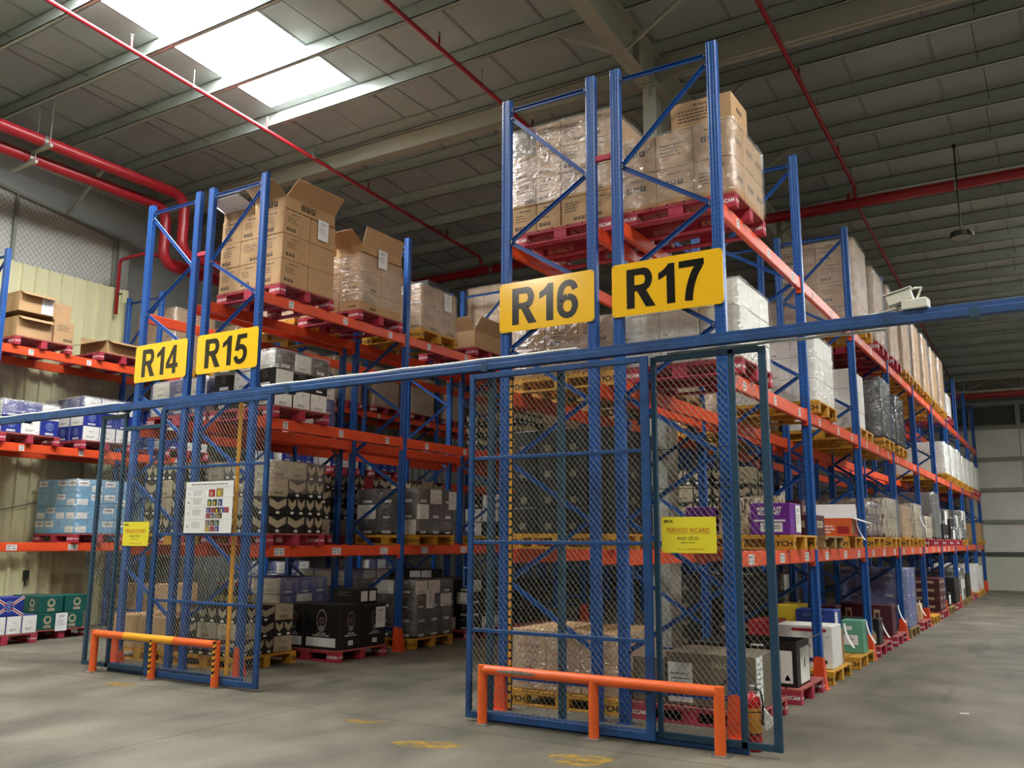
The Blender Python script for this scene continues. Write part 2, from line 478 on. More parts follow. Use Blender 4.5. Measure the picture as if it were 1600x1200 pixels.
def k_white(mb, w, d, h, r, v):
    base(mb, w, d, h, 'white'); f = fc(mb, w, d, h)
    for s in 'FR':
        g = f[s]; g.rect(g.W * .497, 0, g.W * .503, g.H, 'grey_ink')
        if v == 1: g.rect(g.W * .08, g.H * .12, g.W * .2, g.H * .17, 'grey_ink')
def wings(g, a, b, s, m):
    g.poly([(a, b), (a + s, b + s * .45), (a + s * .8, b + s * .1), (a + s * .25, b - s * .12)], m)
    g.poly([(a, b), (a - s * .25, b - s * .12), (a - s * .8, b + s * .1), (a - s, b + s * .45)], m)
    g.disc(a, b - s * .2, s * .16, m)
def emblem(g, a, b, r, ring, inner, name=None):
    n = 20
    g.poly([(a + (r * (1.0 if i % 2 else .9)) * math.cos(math.pi * i / n), b + (r * (1.0 if i % 2 else .9)) * math.sin(math.pi * i / n)) for i in range(2 * n)], ring, .0012)
    g.disc(a, b, r * .84, inner, .0018)
    g.disc(a, b, r * .62, ring, .0022, sy=.7); g.disc(a, b, r * .5, inner, .0026, sy=.7); g.disc(a, b, r * .2, ring, .003)
    g.rect(a - r * .55, b + r * .52, a + r * .55, b + r * .64, ring, .003); g.rect(a - r * .45, b - r * .68, a + r * .45, b - r * .58, ring, .003)
def barcode(g, a0, b0, a1, b1):
    g.rect(a0, b0, a1, b1, 'paper'); x = a0 + (a1 - a0) * .12
    k = 0
    while x < a1 - (a1 - a0) * .12:
        w = .004 + .003 * ((k * 7) % 3); g.rect(x, b0 + (b1 - b0) * .25, x + w * .6, b1 - (b1 - b0) * .2, 'ink', .0022); x += w + .004; k += 1
def white_end(g, r):
    W, H = g.W, g.H
    g.rect(W * .02, H * .02, W * .98, H * .98, 'white'); wings(g, W * .5, H * .62, W * .14, 'grey_ink')
    g.lines(W * .25, H * .3, W * .8, 2, .010, .010, 'ink', r); g.rect(W * .08, H * .12, W * .13, H * .2, 'ink'); g.rect(W * .86, H * .12, W * .91, H * .2, 'ink')
def k_blue(mb, w, d, h, r, v):
    base(mb, w, d, h, 'blue_print'); f = fc(mb, w, d, h)
    for s in 'FRBL':
        g = f[s]; W, H = g.W, g.H
        if (s in 'FB') == (v == 0): white_end(g, r)
        else:
            emblem(g, W * .5, H * .6, min(W, H) * .27, 'pale_blue', 'blue_print'); g.rect(W * .28, H * .08, W * .72, H * .2, 'paper'); g.lines(W * .32, H * .16, W * .7, 1, .01, .01, 'ink', r)
def k_black(mb, w, d, h, r, v):
    base(mb, w, d, h, 'black'); f = fc(mb, w, d, h)
    for s in 'FRBL':
        g = f[s]; W, H = g.W, g.H
        if (v == 0 and s in 'FB') or (v == 1 and s in 'RL'):
            g.rect(W * .03, H * .03, W * .97, H * .97, 'white'); g.lines(W * .28, H * .24, W * .8, 2, .012, .008, 'ink', r)
            g.rect(W * .1, H * .1, W * .15, H * .18, 'ink'); g.poly([(W * .5, H * .5), (W * .62, H * .8), (W * .53, H * .9), (W * .56, H * .66)], 'ink')
            g.rect(W * .2, H * .55, W * .24, H * .7, 'ink')
        elif v < 3:
            g.rect(W * .3, H * .1, W * .75, H * .27, 'paper'); g.lines(W * .34, H * .22, W * .7, 1, .012, .01, 'ink', r)
            g.disc(W * .5, H * .66, min(W, H) * .16, 'taupe'); g.disc(W * .5, H * .66, min(W, H) * .1, 'black', .0022)
            g.rect(W * .35, H * .88, W * .65, H * .91, 'grey_ink')
        else:
            g.lines(W * .3, H * .85, W * .7, 2, .01, .012, 'grey_ink', r); g.rect(W * .32, H * .1, W * .68, H * .2, 'paper')
def k_chevron(mb, w, d, h, r, v):
    base(mb, w, d, h, 'black' if v < 2 else 'cream'); f = fc(mb, w, d, h)
    for s in 'FRBL':
        g = f[s]; W, H = g.W, g.H
        if v < 2:
            for i in range(1 if v else 2):
                n = 1 if v else 2; a0 = W * i / n + W * .05; a1 = W * (i + 1) / n - W * .05; c = (a0 + a1) / 2
                g.poly([(a0, H * .55), (c, H * .28), (a1, H * .55), (a1, H * .95), (c, H * .68), (a0, H * .95)], 'cream')
                g.rect(c - W * .08, H * .06, c + W * .1, H * .2, 'white')
        else:
            wings(g, W * .5, H * .62, W * .12, 'taupe'); g.lines(W * .25, H * .3, W * .8, 2, .010, .010, 'ink', r)
            g.rect(W * .3, H * .7, W * .33, H * .9, 'ink'); g.rect(W * .04, H * .04, W * .96, H * .06, 'taupe')
def k_aqua(mb, w, d, h, r, v):
    base(mb, w, d, h, 'aqua'); f = fc(mb, w, d, h)
    for s in 'FRBL':
        g = f[s]; W, H = g.W, g.H
        if v == 0: g.rect(W * .08, H * .5, W * .92, H * .92, 'white'); g.rect(W * .2, H * .68, W * .8, H * .78, 'ink')
        elif v == 1: g.rect(W * .1, H * .1, W * .9, H * .55, 'white'); g.lines(W * .2, H * .3, W * .8, 2, .008, .01, 'grey_ink', r)
        g.rect(W * .47, H * .55, W * .53, H, 'ink') if v != 1 else None
def k_green(mb, w, d, h, r, v):
    base(mb, w, d, h, 'green_print'); f = fc(mb, w, d, h)
    for s in 'FRBL':
        g = f[s]; W, H = g.W, g.H
        g.disc(W * .5, H * .58, min(W, H) * .26, 'cream'); g.disc(W * .5, H * .6, min(W, H) * .14, 'green_print', .0022)
        g.rect(W * .35, H * .1, W * .65, H * .26, 'cream'); g.lines(W * .37, H * .22, W * .63, 2, .008, .01, 'ink', r)
def k_greenbottle(mb, w, d, h, r, v):
    base(mb, w, d, h, 'mint' if v else 'green_print'); f = fc(mb, w, d, h)
    for s in 'FRBL':
        g = f[s]; W, H = g.W, g.H
        g.rect(W * .1, H * .12, W * .45, H * .4, 'white'); g.rect(W * .55, H * .6, W * .9, H * .8, 'cream')
def k_bark(mb, w, d, h, r, v):
    base(mb, w, d, h, 'bark'); f = fc(mb, w, d, h)
    for s in 'FB':
        g = f[s]; W, H = g.W, g.H; g.rect(W * .4, H * .1, W * .72, H * .6, 'cream'); g.lines(W * .45, H * .5, W * .68, 2, .012, .02, 'ink', r)
def k_maroon(mb, w, d, h, r, v):
    base(mb, w, d, h, 'maroon'); f = fc(mb, w, d, h)
    for s in 'FRBL':
        g = f[s]; W, H = g.W, g.H; g.rect(W * .2, H * .4, W * .8, H * .72, 'cream'); g.lines(W * .28, H * .62, W * .72, 2, .01, .012, 'ink', r)
def k_navy(mb, w, d, h, r, v):
    base(mb, w, d, h, 'royal'); f = fc(mb, w, d, h)
    for s in 'FR': f[s].rect(f[s].W * .4, f[s].H * .6, f[s].W * .6, f[s].H * .68, 'paper')
def k_dark(mb, w, d, h, r, v):
    base(mb, w, d, h, 'black'); f = fc(mb, w, d, h)
    for s in 'FR':
        g = f[s]; g.rect(g.W * .3, g.H * .15, g.W * .55, g.H * .4, 'taupe')
def k_redprint(mb, w, d, h, r, v):
    base(mb, w, d, h, 'brown'); f = fc(mb, w, d, h)
    for s in 'FRBL':
        g = f[s]; W, H = g.W, g.H
        g.text('MARQUES', W * .15, H * .38, W * .85, H * .52, 'red_print', .02) if v else g.disc(W * .5, H * .6, H * .2, 'red_print')
        g.lines(W * .2, H * .25, W * .8, 1, .012, .01, 'red_print', r)
KINDS = dict(brown=k_brown, hugo=k_hugo, plain=k_plain, white=k_white, blue=k_blue, black=k_black, chevron=k_chevron, aqua=k_aqua,
             green=k_green, greenb=k_greenbottle, bark=k_bark, maroon=k_maroon, navy=k_navy, dark=k_dark, redprint=k_redprint)
NAMES = dict(brown='cardboard_carton', hugo='cardboard_carton', plain='cardboard_carton', white='white_carton', blue='blue_carton', black='black_carton',
             chevron='chevron_carton', aqua='aqua_carton', green='green_carton', greenb='green_carton', bark='bark_pattern_carton', maroon='maroon_carton',
             navy='blue_carton', dark='black_carton', redprint='cardboard_carton')
NVAR = dict(brown=3, hugo=3, plain=2, white=2, blue=2, black=4, chevron=3, aqua=3, green=1, greenb=2, bark=1, maroon=1, navy=1, dark=1, redprint=2)
CM = {}
def carton_mesh(kind, w, d, h, v):
    k = (kind, round(w, 3), round(d, 3), round(h, 3), v)
    if k not in CM:
        mb = MB(); KINDS[kind](mb, w, d, h, random.Random(hash(str(k)) % 1000 if False else v * 31 + len(kind)), v); CM[k] = mb.mesh(NAMES[kind])
    return CM[k]

# ------------------------------------------------------------------ pallets
PALM = {}
def pallet_parts(col):
    if col in PALM: return PALM[col]
    m = {'red': 'pallet_red', 'yellow': 'pallet_yellow', 'wood': 'pallet_wood'}[col]
    top = {'red': 'pallet_red_top', 'yellow': 'pallet_yellow', 'wood': 'pallet_wood'}[col]
    P = {}
    a = MB(); a.cbox(-.077, .077, -.5, .5, 0, .022, top, .003); P['deck'] = a.mesh('deck_board')
    a = MB(); a.cbox(-.6, .6, -.05, .05, 0, .02, m, .003); P['str'] = a.mesh('stringer_board')
    a = MB(); a.cbox(-.6, .6, -.05, .05, 0, .02, m, .003); P['bot'] = a.mesh('bottom_board')
    a = MB(); a.cbox(-.075, .075, -.05, .05, 0, .088, m, .004); P['blk'] = a.mesh('block')
    def lettered(word, ink):
        a = MB(); a.cbox(-.1, .1, -.05, .05, 0, .088, m, .004); f = faces(a, .2, .1, .088)
        hh = (.016, .072) if word == 'YCH' else (.026, .064)
        for s in 'FB': f[s].text(word, .012, hh[0], .188, hh[1], ink, .03)
        for s in 'RL': f[s].text(word, .006, hh[0] + .008, .094, hh[1] - .008, ink, .03)
        return a.mesh('corner_block')
    P['cor'] = lettered('LOSCAM', 'paper') if col == 'red' else lettered('YCH', 'black') if col == 'yellow' else P['blk']
    # everything of a distant pallet in one mesh
    a = MB()
    for i in range(7): x = -.6 + .077 + i * (1.2 - .154) / 6; a.box(x - .077, x + .077, -.5, .5, .128, .15, top)
    for y in (-.45, 0, .45):
        a.box(-.6, .6, y - .05, y + .05, .108, .128, m); a.box(-.6, .6, y - .05, y + .05, 0, .02, m)
        for x in (-.525, 0, .525):
            a.box(x - .075, x + .075, y - .05, y + .05, .02, .108, m)
    f = faces(a, 1.2, 1.0, .15)
    if col != 'wood':
        wd, ink = ('LOSCAM', 'paper') if col == 'red' else ('YCH', 'black')
        for s in 'FR':
            for q in (0, 1):
                W = f[s].W; bw = .15 if s == 'F' else .1; a0 = .008 if q == 0 else W - bw + .008
                f[s].text(wd, a0, .036, a0 + bw - .016, .094, ink, .03)
    P['one'] = a.mesh('pallet')
    PALM[col] = P
    return P
def pallet(x, y, z, col, label, detail, group='pallets', rz=0.0):
    P = pallet_parts(col)
    name = {'red': 'red_pallet', 'yellow': 'yellow_pallet', 'wood': 'wooden_pallet'}[col]
    if not detail:
        o = link(name, P['one'], None, (x, y, z), rz); tag(o, label, 'pallet', group); return o
    t = thing(name, label, 'pallet', (x, y, z), rz, group)
    for i in range(7): link('deck_board', P['deck'], t, (-.6 + .077 + i * (1.2 - .154) / 6, 0, .128))
    for yy in (-.45, 0, .45):
        link('stringer_board', P['str'], t, (0, yy, .108)); link('bottom_board', P['bot'], t, (0, yy, 0))
        for xx in (-.525, 0, .525): link('block', P['cor'] if (xx and yy) else P['blk'], t, (xx * (.95 if yy else 1), yy, .02))
    return t

# ------------------------------------------------------------------ film shells
FM = {}
def film_mesh(w, d, z0, z1, seed, m='film', top=True):
    k = (round(w, 2), round(d, 2), round(z0, 2), round(z1, 2), seed % 3, m, top)
    if k in FM: return FM[k]
    mb = MB(); e = .012; st = .09; z1 = z1 + .008
    def disp(p, n):
        q = noise.noise(Vector(p) * 5 + Vector((seed * 3.1, 0, 0))) * .012 + noise.noise(Vector(p) * 14) * .004
        return Vector(p) + Vector(n) * (max(q, -.006) + .004)
    hx = w / 2 + e; hy = d / 2 + e
    ring = []
    nx = max(2, int(w / st)); ny = max(2, int(d / st))
    for i in range(nx): ring.append(((-hx + 2 * hx * i / nx, -hy), (0, -1)))
    for i in range(ny): ring.append(((hx, -hy + 2 * hy * i / ny), (1, 0)))
    for i in range(nx): ring.append(((hx - 2 * hx * i / nx, hy), (0, 1)))
    for i in range(ny): ring.append(((-hx, hy - 2 * hy * i / ny), (-1, 0)))
    n = len(ring); nz = max(2, int((z1 - z0) / st)); v = []; f = []
    for j in range(nz + 1):
        z = z0 + (z1 - z0) * j / nz
        for (x, y), nn in ring:
            zz = z
            if j == 0: zz += abs(.06 * noise.noise(Vector((x * 3, y * 3, seed))))
            v.append(disp((x, y, zz), (nn[0], nn[1], 0)))
    for j in range(nz):
        for i in range(n): f.append((j * n + i, j * n + (i + 1) % n, (j + 1) * n + (i + 1) % n, (j + 1) * n + i))
    if top:
        k0 = nz * n; off = len(v)
        for (x, y), nn in ring: v.append(Vector((x * .72, y * .72, z1 + .004 + .012 * noise.noise(Vector((x * 4, y * 4, seed))))))
        for i in range(n): f.append((k0 + i, k0 + (i + 1) % n, off + (i + 1) % n, off + i))
    mb.add(v, f, m); me = mb.mesh('plastic_film', True); FM[k] = me
    return me

# ------------------------------------------------------------------ racks
PITCH_Y, DEP, GAP, AIS = 2.955, 1.0, 0.272, 3.678
HT = 6.25
LV = {0: 0.0, 1: 1.509, 2: 3.10, 3: 4.687}
XO = {17: 0.0, 16: -2.272, 15: -5.95, 14: -8.222, 13: -11.9}     # x of the aisle-side posts
XI = {17: -1.0, 16: -1.272, 15: -6.95, 14: -7.222, 13: -12.9}
XC = {k: (XO[k] + XI[k]) / 2 for k in XO}
BW = 0.14
def upright_mesh(h):
    t = .012; a = .05; b = .035; l = .016
    prof = [(-a + .012, -b), (-.02, -b), (-.012, -b + .006), (.012, -b + .006), (.02, -b), (a - .012, -b), (a, -b + .012), (a, b), (a - l, b), (a - l, b - t), (a - t, b - t), (a - t, -b + t + .006),
            (-a + t, -b + t + .006), (-a + t, b - t), (-a + l, b - t), (-a + l, b), (-a, b), (-a, -b + .012)]
    mb = MB(); mb.extr(prof, 2, 0, h, 'rack_blue_holes'); mb.box(-.065, .065, -.06, .06, 0, .008, 'rack_blue'); return mb.mesh('upright')
UPM = upright_mesh(HT)
def brace_mesh(z0, z1, flip):
    mb = MB(); x0, x1 = (-DEP / 2 + .05, DEP / 2 - .05); 
    if flip: x0, x1 = x1, x0
    p = Vector((x0, 0, z0)); q = Vector((x1, 0, z1)); d = (q - p).normalized(); n = Vector((0, 1, 0)); s = d.cross(n)
    # cold-rolled channel: web and two lips
    W, T, L = .042, .004, .02
    mb.bar(p + n * -.012, q + n * -.012, T, W, 'rack_blue', upv=s) if False else None
    def slab(off_s, off_n, ws, wn):
        v = []
        for e in (p, q):
            for a, b in ((-1, -1), (1, -1), (1, 1), (-1, 1)): v.append(e + s * (off_s + a * ws / 2) + n * (off_n + b * wn / 2))
        mb.add(v, [(3, 2, 1, 0), (4, 5, 6, 7), (0, 1, 5, 4), (1, 2, 6, 5), (2, 3, 7, 6), (3, 0, 4, 7)], 'rack_blue')
    slab(0, 0.010, W, T); slab(W / 2 - T / 2, -.002, T, L); slab(-W / 2 + T / 2, -.002, T, L)
    for e, sg in ((p, 1), (q, -1)):
        c = e + d * (.02 * sg) + n * -.006; v = []
        mb.tube([c + n * -.012, c + n * .014], .009, 'steel', 6)
    return mb.mesh('brace')
ZN = [6.05, 5.21, 4.66, 4.09, 3.51, 2.93, 2.36, 1.78, 1.20, 0.62]
BRM = {}
for fl in (False, True):
    lst = [(6.13, 6.13), (0.3, 0.3)]
    for i in range(len(ZN) - 1): lst.append((ZN[i], ZN[i + 1]) if i % 2 == 0 else (ZN[i + 1], ZN[i]))
    BRM[fl] = [brace_mesh(a, b, fl) for a, b in lst]
def beam_mesh(side):
    L = PITCH_Y - .10; mb = MB(); t = .05
    prof = [(-t / 2, -BW), (t / 2, -BW), (t / 2, -.03), (t / 2 - .006 * 0, 0), (-t / 2, 0)]
    mb.cbox(-t / 2, t / 2, -L / 2, L / 2, -BW, 0, 'beam_orange', .004)
    # rolled step along the outer face
    mb.box(side * t / 2, side * (t / 2 + .003), -L / 2, L / 2, -BW + .012, -.045, 'beam_orange')
    for s in (-1, 1):
        y = s * (L / 2); mb.box(-t / 2 - .004, t / 2 + .004, y - .004 if s < 0 else y - .002, y + .002 if s < 0 else y + .004, -BW - .045, .02, 'beam_orange')
        # plate that laps the post face
        mb.box(side * (t / 2 + .0), side * (t / 2 + .005), y if s < 0 else y, y + s * -.0 + s * .035, -BW - .045, .02, 'beam_orange')
        for zz in (-.02, -.085, -.15): mb.tube([(side * (t / 2 + .003), y + s * .018, zz), (side * (t / 2 + .009), y + s * .018, zz)], .006, 'steel', 6)
    return mb.mesh('beam')
BMM = {1: beam_mesh(1), -1: beam_mesh(-1)}
def sticker_mesh(k):
    mb = MB(); n = 2 if k else 1; W = .085 * n; f = Face(mb, (0, -W / 2, -.045), (0, 1, 0), (0, 0, 1), (1, 0, 0), W, .09)
    mb.box(0, .001, -W / 2, W / 2, -.045, .045, 'paper')
    for i in range(n):
        a = .085 * i + .008
        f.text('P1' if False else '0815'[i:i + 2] + ('A' if i else 'B'), a, .052, a + .066, .08, 'grey_ink', .03)
        x = a
        while x < a + .064: f.rect(x, .012, x + .003, .042, 'ink'); x += .0065
    return mb.mesh('location_label')
STM = [sticker_mesh(0), sticker_mesh(1)]
def guard_mesh():
    mb = MB()
    # bent plate: front face tapered, two side wings
    def plate(pts, n, t=.006):
        v = [Vector(p) for p in pts] + [Vector(p) + Vector(n) * t for p in pts]
        k = len(pts); f = [tuple(range(k))[::-1], tuple(range(k, 2 * k))] + [(i, (i + 1) % k, k + (i + 1) % k, k + i) for i in range(k)]
        mb.add(v, f, 'beam_orange')
    h = .40
    plate([(-.075, -.075, 0), (.10, -.075, 0), (.078, -.075, h - .02), (.06, -.075, h), (-.02, -.075, h), (-.045, -.075, h - .02)], (0, -1, 0))
    plate([(.10, -.075, 0), (.10, .11, 0), (.078, .03, h - .02), (.078, -.075, h - .02)], (1, 0, 0))
    plate([(-.075, -.075, 0), (-.075, .08, 0), (-.045, .02, h - .02), (-.045, -.075, h - .02)], (-1, 0, 0))
    mb.box(-.1, .14, -.12, .1, 0, .006, 'beam_orange')
    for x in (-.07, .11): mb.tube([(x, -.1, .006), (x, -.1, .02)], .01, 'steel', 6)
    return mb.mesh('upright_guard')
GDM = guard_mesh()
def rack(no, label, nb=9, stickers=True, group='pallet racks'):
    t = thing('pallet_rack', label, 'rack', (XC[no], 0, 0), 0, group)
    s = 1 if XO[no] > XI[no] else -1                      # which side of the frame is the aisle
    for k in range(nb + 1):
        y = k * PITCH_Y
        for sx in (-1, 1): link('upright', UPM, t, (sx * DEP / 2, y, 0), 0 if k < 99 else 0)
        fl = (s == -1)
        for me in BRM[not fl]: link('brace', me, t, (0, y, 0))
    for k in range(nb):
        for lv in (1, 2, 3):
            for sx in (-1, 1):
                b = link('beam', BMM[sx], t, (sx * (DEP / 2), k * PITCH_Y + PITCH_Y / 2, LV[lv]))
                if stickers and sx == s and sx == 1 and k < 6:
                    for j, yy in enumerate((-.95, .05, 1.0)): link('location_label', STM[1 if lv == 1 else 0], b, (.0285, yy + .04 * ((k + j) % 3), -.075))
    return t
rack(17, 'blue and orange pallet rack behind the R17 sign, on the right-hand aisle')
rack(16, 'blue and orange pallet rack behind the R16 sign, beside the middle aisle')
rack(15, 'blue and orange pallet rack behind the R15 sign')
rack(14, 'blue and orange pallet rack behind the R14 sign')
rack(13, 'blue and orange pallet rack standing against the pale corrugated partition')
ORD = ['first', 'second', 'third', 'fourth', 'fifth', 'sixth', 'seventh', 'eighth', 'ninth', 'tenth']
for no, ks in ((17, range(10)), (15, range(0, 4)), (14, (0, 1)), (16, (0, 1))):
    for k in ks:
        x = XO[no]; rz = 0
        o = link('upright_guard', GDM, None, (x, k * PITCH_Y, 0)); gs = .45 if (no, k) == (15, 0) else .74
        o.scale = ((-gs if no in (16, 14) else gs), .78, .86)
        tag(o, f'orange steel post guard at the foot of the {ORD[k]} aisle post of rack R{no}', 'post guard', 'orange post guards')
# row spacers between the back-to-back racks
def spacer(x0, x1, z, y, lab):
    mb = MB(); mb.cbox(x0, x1, -.02, .02, -.03, .03, 'pallet_red'); o = link('row_spacer', mb.mesh('row_spacer'), None, (0, y, z)); tag(o, lab, 'row spacer', 'row spacers between racks')
spacer(-1.272 + .05, -1.0 - .05, 5.35, 0, 'short red row spacer joining the tops of racks R16 and R17')
spacer(-7.222 + .05, -6.95 - .05, 5.35, 0, 'short red row spacer joining the tops of racks R14 and R15')

# ------------------------------------------------------------------ loads on the racks
LVN = {0: 'floor level', 1: 'lowest beams', 2: 'middle beams', 3: 'top beams'}
def where(no, bay, slot, lv):
    rk = f'rack R{no}' if no != 13 else 'wall-side rack'
    return f'{LVN[lv]} of {rk}, {"near" if slot == 0 else "far"} half, {ORD[bay]} bay'
def slot_y(bay, slot): return bay * PITCH_Y + (.75 if slot == 0 else 2.26)
CW = {'brown': 'brown cartons', 'hugo': 'brown cartons', 'plain': 'brown cartons', 'white': 'white cartons', 'blue': 'blue and white cartons', 'black': 'black and white cartons',
      'chevron': 'chevron-print cartons', 'aqua': 'pale blue cartons', 'green': 'green cartons', 'greenb': 'green cartons', 'bark': 'bark-pattern cartons', 'maroon': 'maroon cartons',
      'navy': 'dark blue cartons', 'dark': 'dark cartons', 'redprint': 'red-printed cartons'}
def note_mesh(hh=.28, w=.2, curl=0.0):
    mb = MB(); n = 6; v = []; f = []
    for i in range(n + 1):
        z = -hh * i / n; c = curl * (i / n) ** 2
        v += [(c, -w / 2, z), (c, w / 2, z), (c + .0012, -w / 2, z), (c + .0012, w / 2, z)]
    for i in range(n):
        a = 4 * i; f += [(a, a + 1, a + 5, a + 4), (a + 2, a + 6, a + 7, a + 3), (a, a + 4, a + 6, a + 2), (a + 1, a + 3, a + 7, a + 5)]
    f += [(0, 2, 3, 1), (4 * n, 4 * n + 1, 4 * n + 3, 4 * n + 2)]
    mb.add(v, f, 'paper')
    g = Face(mb, (.0014, -w / 2, -hh), (0, 1, 0), (0, 0, 1), (1, 0, 0), w, hh)
    if not curl:
        g.lines(w * .25, hh * .88, w * .8, 2, .012, .012, 'grey_ink', random.Random(3)); g.lines(w * .15, hh * .62, w * .9, 4, .006, .018, 'grey_ink', random.Random(5))
    return mb.mesh('paper_note')
NOTE = note_mesh(); NOTEC = note_mesh(.28, .10, .10)
_notes = []
def note(no, y, z, lab, curl=False, x=None, side='R'):
    x = (XC[no] + .592) if x is None else x
    o = link('paper_note', NOTEC if curl else NOTE, None, (x + .016, y, z)); tag(o, lab, 'note', 'delivery notes taped to the loads'); return o
LOADS = []
def load(no, bay, slot, lv, kinds, n, h, pal='red', film='film', top=None, w=1.14, d=.96, dx=0.0, det=False, mix=None, miss=(), word=None, yy=None, noted=None, filmz=None, sdx=0.0):
    """a pallet and the wrapped stack of cartons on it"""
    if isinstance(kinds, str): kinds = [kinds]
    nx, ny, nz = n
    y = slot_y(bay, slot) if yy is None else yy
    z = LV[lv] + (.002 if lv else 0); x = XC[no] + dx
    rnd = random.Random(no * 1000 + bay * 100 + slot * 10 + lv)
    word = word or CW[kinds[0]]
    pallet(x, y, z, pal, f'{dict(red="red", yellow="yellow", wood="bare wooden")[pal]} pallet, {where(no, bay, slot, lv)}', det)
    t = thing('carton_stack', f'{"wrapped " if film else ""}stack of {word}, {where(no, bay, slot, lv)}', 'carton stack', (x + sdx, y, z + .151), 0, f'wrapped stacks on rack R{no}' if no != 13 else 'wrapped stacks on the wall-side rack')
    cw, cdp = w / nx, d / ny
    for k in range(nz):
        kd = kinds[k % len(kinds)] if mix is None else None
        for i in range(nx):
            for j in range(ny):
                if (i, j, k) in miss: continue
                q = kd or mix[(i * 3 + j * 5 + k * 7 + rnd.randrange(2)) % len(mix)]
                v = rnd.randrange(NVAR[q])
                if q == 'chevron' and rnd.random() < .45: v = rnd.choice((0, 1))
                o = link('carton', carton_mesh(q, cw, cdp, h, v), t, (-w / 2 + cw * (i + .5) + rnd.uniform(-.004, .004), -d / 2 + cdp * (j + .5) + rnd.uniform(-.004, .004), k * h))
    if film:
        zt = nz * h
        if miss and all(m[2] == nz - 1 for m in miss) : zt = (nz - 1) * h + .02
        fz0, fz1 = filmz or (.02, zt)
        link('plastic_film', film_mesh(w, d, fz0, fz1, no + bay + slot + lv, film, top is not False), t)
    return t, x, y, z + .15

# R17, aisle side on the right
load(17, 0, 0, 3, 'hugo', (3, 3, 2), .37, 'red', 'film', det=True, w=1.18, d=.98, top=False)
load(17, 0, 0, 2, 'white', (3, 3, 3), .25, 'red', 'film', det=True, word='white cartons', w=1.18)
load(17, 1, 0, 2, 'white', (2, 2, 3), .27, 'yellow', 'film_heavy', det=True, w=1.16)
load(17, 2, 0, 2, 'white', (3, 3, 3), .3, 'yellow', None, w=1.0, dx=-.08)
load(17, 2, 1, 2, 'dark', (2, 2, 3), .33, 'yellow', 'film_dark', word='cartons in black film')
load(17, 3, 0, 2, 'dark', (2, 2, 3), .3, 'yellow', 'film_dark', word='cartons in black film')
for i, (b, s) in enumerate([(5, 1), (6, 0), (6, 1), (7, 0), (7, 1), (8, 0), (8, 1)]):
    load(17, b, s, 2, 'white', (2, 2, 3), .26 + .01 * (i % 3), 'red' if i > 4 else 'yellow', 'film_heavy')
for i, (b, s, kd, nz, h, pal) in enumerate([(2, 0, 'brown', 4, .33, 'yellow'), (2, 1, 'brown', 4, .32, 'red'), (3, 0, 'brown', 4, .33, 'red'), (3, 1, 'brown', 4, .31, 'yellow'), (4, 0, 'plain', 4, .32, 'yellow'),
                                          (4, 1, 'plain', 4, .33, 'yellow'), (5, 0, 'plain', 4, .32, 'yellow'), (5, 1, 'plain', 4, .33, 'yellow'), (6, 0, 'white', 2, .3, 'red')]):
    load(17, b, s, 3, kd, (2, 2, nz), h, pal, 'film_heavy' if i < 4 else 'film')
load(17, 1, 1, 1, 'maroon', (2, 2, 2), .24, 'yellow', None, w=.52, dx=-.06, sdx=-.24)
load(17, 2, 0, 1, 'maroon', (3, 3, 2), .25, 'yellow', 'film_heavy', w=1.1)
load(17, 2, 1, 1, 'bark', (3, 3, 2), .31, 'yellow', 'film')
load(17, 3, 0, 1, 'brown', (3, 3, 2), .28, 'yellow', 'film')
load(17, 3, 1, 1, 'bark', (3, 3, 2), .32, 'yellow', 'film')
load(17, 4, 0, 1, 'bark', (3, 3, 2), .22, 'red', 'film')
load(17, 4, 1, 1, 'dark', (2, 2, 3), .33, 'red', 'film_heavy')
load(17, 5, 0, 1, 'black', (2, 2, 2), .33, 'red', None)
load(17, 5, 1, 1, 'black', (2, 2, 3), .24, 'red', None)
load(17, 6, 0, 1, 'black', (2, 2, 2), .3, 'red', 'film_heavy')
load(17, 6, 1, 1, 'black', (2, 2, 3), .26, 'yellow', 'film_heavy')
load(17, 8, 1, 1, 'plain', (2, 2, 2), .27, 'yellow', None)
load(17, 3, 0, 0, 'navy', (2, 2, 3), .33, 'wood', 'film_heavy')
load(17, 4, 1, 0, 'maroon', (2, 2, 4), .17, 'red', None)
load(17, 5, 1, 0, 'dark', (2, 2, 2), .3, 'red', None)
load(17, 6, 0, 0, 'black', (2, 2, 3), .26, 'wood', 'film')
load(17, 6, 1, 0, 'dark', (2, 2, 2), .3, 'wood', None)
load(17, 7, 1, 0, 'white', (2, 2, 3), .27, 'yellow', None)
load(17, 8, 0, 0, 'white', (2, 2, 3), .24, 'yellow', None)
# R16
load(16, 0, 0, 3, 'brown', (4, 3, 4), .295, 'red', 'film', det=True, w=1.2, miss=[(0, 0, 3), (0, 1, 3), (0, 2, 3)], filmz=(.3, 1.18))
load(16, 1, 1, 2, 'plain', (3, 3, 4), .27, 'yellow', 'film')
load(16, 0, 0, 2, 'brown', (3, 3, 2), .28, 'yellow', 'film_heavy')
load(16, 0, 1, 2, 'plain', (3, 3, 4), .24, 'wood', 'film')
load(16, 0, 0, 1, 'dark', (4, 3, 4), .26, 'yellow', None)
load(16, 1, 1, 1, 'chevron', (4, 3, 4), .24, 'yellow', None)
load(16, 2, 0, 1, 'black', (3, 3, 3), .26, 'yellow', None)
load(16, 0, 0, 0, 'redprint', (3, 3, 2), .29, 'yellow', 'film', det=True, top=False)
load(16, 1, 1, 0, 'dark', (4, 3, 4), .24, 'yellow', None)
load(16, 2, 0, 0, 'black', (3, 3, 4), .24, 'yellow', 'film')
load(16, 2, 0, 2, 'brown', (3, 3, 3), .3, 'yellow', 'film')
